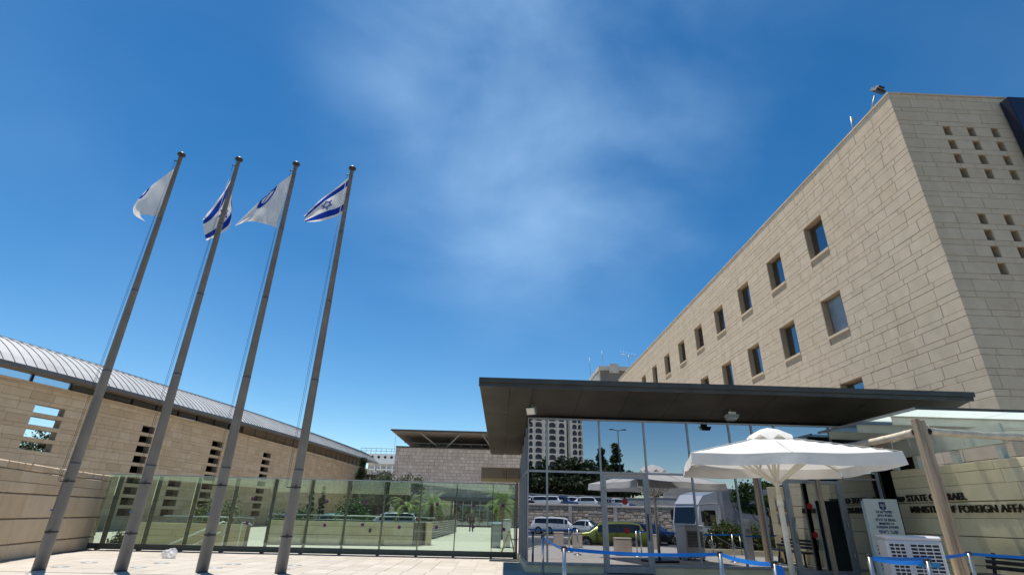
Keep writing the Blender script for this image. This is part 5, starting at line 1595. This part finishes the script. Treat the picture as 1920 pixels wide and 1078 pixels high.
def truck():
    t = thing('truck', 'white box truck with roof deflector mirrored right of the parasol', 'truck', (S_(1335, -4.2), -4.2, RZ), math.radians(160))
    W_ = PAINTS['white']
    MB().prism([(.3, -1.15, .55), (2.15, -1.15, .55), (2.2, -1.15, 1.5), (1.95, -1.15, 2.65), (.3, -1.15, 2.75)], (0, 2.3, 0)).build('cab', W_, t, True)
    MB().prism([(1.0, -1.05, 2.78), (2.0, -1.05, 2.70), (1.5, -1.05, 3.25), (.35, -1.05, 3.55), (.35, -1.05, 2.78)], (0, 2.1, 0)).build('roof_deflector', W_, t, True)
    MB().bbox((-5.2, -1.25, 1.05), (.15, 1.25, 3.75), .04).build('cargo_box', mat('grey_box_panel', (.36, .37, .40), .5, var=.06), t, True)
    MB().prism([(2.215, -1.0, 1.55), (2.02, -1.0, 2.5), (2.02, 1.0, 2.5), (2.215, 1.0, 1.55)], (.012, 0, .003)).build('windscreen', M_CARGLASS, t, True)
    for s in (-1, 1):
        MB().prism([(.75, s*1.156, 1.5), (1.75, s*1.156, 1.5), (1.62, s*1.156, 2.4), (.75, s*1.156, 2.4)], (0, s*.01, 0)).build('side_window', M_CARGLASS, t, True)
        MB().bbox((1.9, s*1.42-.1, 1.7), (2.05, s*1.42+.1, 2.35), .03).build('mirror', M_BLACK, t, True)
        MB().bbox((2.16, s*.85-.18, .75), (2.235, s*.85+.18, .95), .02).build('headlight', M_LAMP, t, True)
        for X in (1.3, -3.2, -4.3):
            o = MB().path([(X, s*.85, .5), (X, s*1.18, .5)], .5, 20).build('wheel', M_RUBBER, t, True)
            MB().path([(X, s*1.17, .5), (X, s*1.2, .5)], .28, 16).build('rim', M_STEEL, o, True)
    MB().box((-5.2, -.5, .7), (1.0, .5, 1.04)).build('chassis', M_DARKM, t, True)
    MB().bbox((2.1, -1.1, .45), (2.28, 1.1, .72), .03).build('bumper', M_DARKM, t, True)
truck()

# ================================================================== street behind the camera
for i, (x, y) in enumerate(((3.62, 2.5), (4.45, 3.5), (5.55, 8.35), (8.3, 3.4))):
    t = thing('stone_bollard', ['squat stone bollard mirrored left of the green car', 'squat stone bollard mirrored in front of the green car bonnet', 'wide stone bollard mirrored at the foot of the glass door',
                                'squat stone bollard mirrored right of the glass door'][i], 'bollard', (x, y, 0), rnd.uniform(-.1, .1), 'stone bollards along the kerb')
    w = (.26, .23, .34, .24)[i]
    MB().bbox((-w, -w*.8, 0), (w, w*.8, .62), .025, tint=.6).build('block', M_ROUGH, t, True)
    MB().bbox((-w-.012, -w*.8-.012, .622), (w+.012, w*.8+.012, .66), .012, tint=.9).build('cap', M_ROUGH, t, True)

def retaining_wall():
    t = thing('retaining_wall', 'rough coursed stone retaining wall below the mirrored car park', 'wall', (20, -36, 0))
    wm = lambda u, v, d: (u, -36+d, v)
    cs = []; z = -.45
    while z < 2.5: cs.append((z, z+.36, (.45, 1.1))); z += .36
    lay(t, wm, -8, 46, cs, [], M_ROUGH, 'rough_stone', seed=77, joint=.03, proud=.16, ch=.05, limit=300, key=lambda u, v: abs(u-14)-v*.3, uneven=.05)
    MB().box((-8, -36.6, -.6), (46, -36.06, 2.52)).build('wall_core', M_MORTAR, t)
    for k in range(20): MB().bbox((-8+2.7*k+.01, -36.62, 2.53), (-8+2.7*(k+1)-.01, -35.9, 2.68), .02).build('coping_stone', M_CONC, t)
    for k in range(10): MB().box((-6+5.2*k, -35.86, -.45), (-5.6+5.2*k, -35.6, 2.5)).build('buttress', M_CONC, t)
retaining_wall()
structure(MB().box((-90, -66, -.6), (160, -36.63, 2.35)).build('car_park_terrace', M_ASPHALT))
MB().box((-90, -640, -.7), (260, -66.05, 4.6)).build('hillside', M_EARTH, kind='structure')

def ramp_parapet():
    t = thing('road_parapet', 'long curved pale concrete road wall mirrored behind the car park', 'wall', (10, -62, 2.35))
    mb = MB(); n = 40; pts = []
    for i in range(n+1):
        k = i/n; x = -14+64*k; y = -63+10*math.sin(max(0, (.55-k))*2.0)-4*k; zt = 4.55+1.5*max(0, 1-(k/.42))**1.6
        pts.append((x, y, zt))
    vs = []
    for (x, y, z) in pts: vs += [(x, y, 2.2), (x, y, z), (x, y-.5, z), (x, y-.5, 2.2)]
    mb.add(vs, [(4*i+k, 4*i+4+k, 4*i+5+k, 4*i+1+k) for i in range(n) for k in range(3)])
    mb.build('parapet', M_CONC, t)
    c = MB(); vs = []
    for (x, y, z) in pts: vs += [(x, y+.06, z+.004), (x, y+.06, z+.16), (x, y-.56, z+.16), (x, y-.56, z+.004)]
    c.add(vs, [(4*i+k, 4*i+4+k, 4*i+5+k, 4*i+1+k) for i in range(n) for k in range(3)])
    c.build('coping', M_KERB, t)
    MB().bbox((S_(1250, -66), -66.5, 3), (S_(1250, -66)+14, -66, 6.2), .05).build('concrete_block', M_CONC, t)
ramp_parapet()

def hotel():
    t = thing('hotel_tower', 'pale curved hotel tower with arched balconies mirrored at the pavilion corner', 'tower', (34, -240, 0))
    # one balcony bay: framed arch with a dark recess
    def bay_mesh(w, h, ww, hh):
        mb = MB(); d = .9; n = 8
        x0, x1 = -ww/2, ww/2; zs = .22; zm = zs+hh*.55
        arc = [(x0, zs)]+[(x0, zm)]+[(x0+ww/2-ww/2*math.cos(math.pi*i/n), zm+hh*.45*math.sin(math.pi*i/n)) for i in range(1, n)]+[(x1, zm), (x1, zs)]
        m = len(arc)
        out = [(-w/2, 0), (-w/2, h), (w/2, h), (w/2, 0)]
        V = [(x, 0, z) for x, z in arc]+[(x, -d, z) for x, z in arc]+[(x, 0, z) for x, z in out]
        F = [(i, i+1, m+i+1, m+i) for i in range(m-1)]+[(m-1, 0, m, 2*m-1)]
        o = 2*m
        # face with a hole: fan strips
        F += [(o, 0, 1, o+1)]
        half = m//2
        F += [tuple([o+1]+[i for i in range(1, half+1)]), tuple([o+1, half, o+2])]
        F += [tuple([o+2]+[i for i in range(half, m-1)]), (o+2, m-2, m-1, o+3), (o+3, m-1, 0, o)]
        mb.add(V, F, 0)
        mb.add([(x, -d+.01, z) for x, z in arc], [tuple(range(m))], 1)
        return mb.mesh('balcony_bay', [M_HOTEL, M_BAYGLASS])
    bays = {}
    def col(cx, y, w, ww, rz, floors=22, h=3.15, z0=4.5):
        if (w, ww) not in bays: bays[(w, ww)] = bay_mesh(w, h, ww, 2.6)
        for k in range(floors):
            o = bpy.data.objects.new('balcony_bay', bays[(w, ww)]); COL.objects.link(o); o.parent = t
            o.matrix_parent_inverse = Matrix.Translation((34, -240, 0)).inverted()
            o.location = (cx, y, z0+h*k); o.rotation_euler = (0, 0, rz)
    # right wing
    col(45.0, -240, 2.9, 2.4, -.25); col(42.1, -239.6, 2.9, 2.4, -.02)
    wl_ = MB(); wl_.box((39.9, -252, 0), (46.4, -241.05, 76)); wl_.box((38.6, -246, 0), (40.65, -239.7, 76)); wl_.build('wing_wall', M_HOTEL, t)
    # left wing, facade bending away
    for (cx, y, w, ww, rz) in ((35.0, -236.5, 5.0, 3.0, -.12), (30.2, -235.6, 4.6, 3.6, -.2), (26.2, -236.0, 3.4, 1.8, .12), (22.0, -236.8, 5.0, 2.0, .2), (17.5, -238, 4.6, 2.4, .3), (13.2, -239.6, 4.6, 2.4, .4)):
        col(cx, y, w, ww, rz)
    wl_ = MB(); wl_.box((10.5, -252, 0), (37.6, -240.6, 76)); wl_.box((27.7, -240, 0), (28.4, -236, 76)); wl_.box((32.3, -240, 0), (32.7, -236.4, 76)); wl_.box((23.9, -240, 0), (24.8, -236.3, 76)); wl_.box((37.3, -241, 0), (37.55, -236.9, 76))
    wl_.box((19.2, -241, 0), (20.0, -237.6, 76)); wl_.build('wing_wall', M_HOTEL, t)
M_BAYGLASS = mat('shaded_balcony', (.07, .08, .10), .4, var=.3, scale=.5)
M_HOTEL = mat('pale_concrete', (.64, .61, .55), .85, var=.08, scale=.2)
hotel()

tl = [('broad dark pine mirrored at the pavilion corner under the tower', 1000, -84, 8.2, 5.0), ('dense dark pine mirrored below the hotel tower wing', 1024, -86, 7.0, 5.0), ('rounded dark pine mirrored below the tower edge', 1066, -84, 8.6, 3.2),
      ('spreading dark pine mirrored right of the tower', 1094, -85, 8.4, 3.4), ('low dark tree mirrored behind the road wall by the tower', 1046, -80, 4.0, 3.4), ('low bushy tree mirrored behind the road wall by the first mullion', 1012, -79, 4.5, 3.6),
      ('low dark tree mirrored left of the first door', 1082, -79, 4.2, 3.4), ('low scrubby tree mirrored behind the parasol edge', 1112, -79, 3.8, 3.0), ('tree mass mirrored right of the lamp mast', 1188, -90, 6.5, 2.6), ('small tree mirrored above the parasol', 1240, -110, 9.0, 2.4)]
for i, (l, p, y, h, r) in enumerate(tl):
    tree('pine_tree', l, S_(p, y), y, 4.5, h, r, h*.42, M_LEAF_D, 200+i, 'round', 46, 60, .42, 'trees behind the mirrored road wall', .3)
for i, (l, p, y, h) in enumerate((('leaning dark cypress mirrored above the glass door', 1137, -92, 11.0), ('tall pointed cypress mirrored beside the lamp mast', 1165, -92, 12.5), ('cypress mirrored just right of the tower trees', 1148, -90, 7.0))):
    tree('cypress_tree', l, S_(p, y), y, 4.5, h, 1.8 if i != 1 else 1.5, h*.48, M_LEAF_D, 230+i, 'cypress', 70, 60, .40, 'mirrored cypresses', .25)

def lamp_mast():
    y = -58; x = S_(1172, y)
    t = thing('lamp_mast', 'tall street lamp mast mirrored against the sky', 'street lamp', (x, y, 2.3))
    MB().path([(x, y, 2.3), (x, y, 15.0)], [.16, .09], 10).build('mast', M_DARKM, t)
    for s in (-1, 1):
        MB().path([(x, y, 15.0), (x+s*1.1, y, 15.2)], .06, 6).build('arm', M_DARKM, t)
        MB().bbox((x+s*1.1-.35, y-.2, 15.12), (x+s*1.1+.35, y+.2, 15.28), .04).build('lamp_head', M_DARKM, t)
lamp_mast()

def planter():
    x0 = S_(1310, 3.5); x1 = S_(1470, 3.5)
    t = thing('stone_planter', 'curved cream stone planter mirrored below the flowering shrubs', 'planter', ((x0+x1)/2, 3.5, -.4))
    for k in range(6):
        a, b = x0+(x1-x0)*k/6, x0+(x1-x0)*(k+1)/6-.012
        MB().prism([(a, 3.9-.10*(k-2.5)**2*.3, -.42), (b, 3.9-.10*(k-1.5)**2*.3, -.42), (b, 3.6-.10*(k-1.5)**2*.3, -.42), (a, 3.6-.10*(k-2.5)**2*.3, -.42)], (0, 0, .52)).build('planter_stone', M_STONE_W, t)
    MB().box((x0+.1, 1.2, -.42), (x1-.1, 3.3, .0)).build('soil', M_EARTH, t)
    shrub('flowering_shrub', 'yellow green flowering shrubs mirrored in the lower panes', x0+.2, x1-.3, 1.6, 3.1, .0, 1.25, M_LEAF_Y, 301, 9000, .075, flowers=160)
    t = thing('step_rail', 'thin steel step handrail mirrored in front of the planter', 'handrail', (x0+1, 5, -.3))
    X = S_(1330, 5.6)
    MB().path([(X, 5.6, -.3), (X, 5.6, .85), (X+.9, 5.6, .35), (X+1.6, 5.6, .2)], .022, 8).build('rail', M_STEEL, t)
    MB().path([(X+1.6, 5.0, -.3), (X+1.6, 5.0, .8), (X+2.5, 5.0, .35)], .022, 8).build('rail', M_STEEL, t)
    tree('street_tree', 'leafy tree branch mirrored beside the white truck', S_(1440, -1), -1.0, -.4, 4.3, 2.1, 1.1, M_LEAF_M, 302, 'round', 46, 110, .11, None, .11)
    tt = thing('white_wall', 'plain white wall mirrored behind the branches', 'wall', (S_(1420, -9), -9, -.4))
    MB().box((S_(1385, -9), -9.3, -.4), (S_(1600, -9), -9, 3.3)).build('wall', M_WHITE, tt)
planter()

def gate_pier():
    t = thing('gate_pier', 'cream stone gate pier with two grey plaques mirrored by the mast', 'pier', (11.55, 10.1, 0))
    for k in range(6): MB().bbox((11.3, 9.9, .45*k+.006), (11.85, 10.35, .45*(k+1)), .012, tint=rnd.random()).build('pier_stone', M_STONE_W, t)
    for z in (1.55, 2.05): MB().box((11.33, 10.355, z-.16), (11.82, 10.375, z+.16)).build('plaque', M_ALU, t)
    t = thing('intercom_post', 'grey steel intercom post mirrored by the parasol mast', 'post', (10.4, 9.6, 0))
    MB().bbox((10.2, 9.5, 0), (10.5, 9.7, 1.5), .02).build('post', M_ALU, t)
    MB().bbox((10.25, 9.702, 1.15), (10.45, 9.74, 1.42), .01).build('intercom', M_GALV, t)
gate_pier()
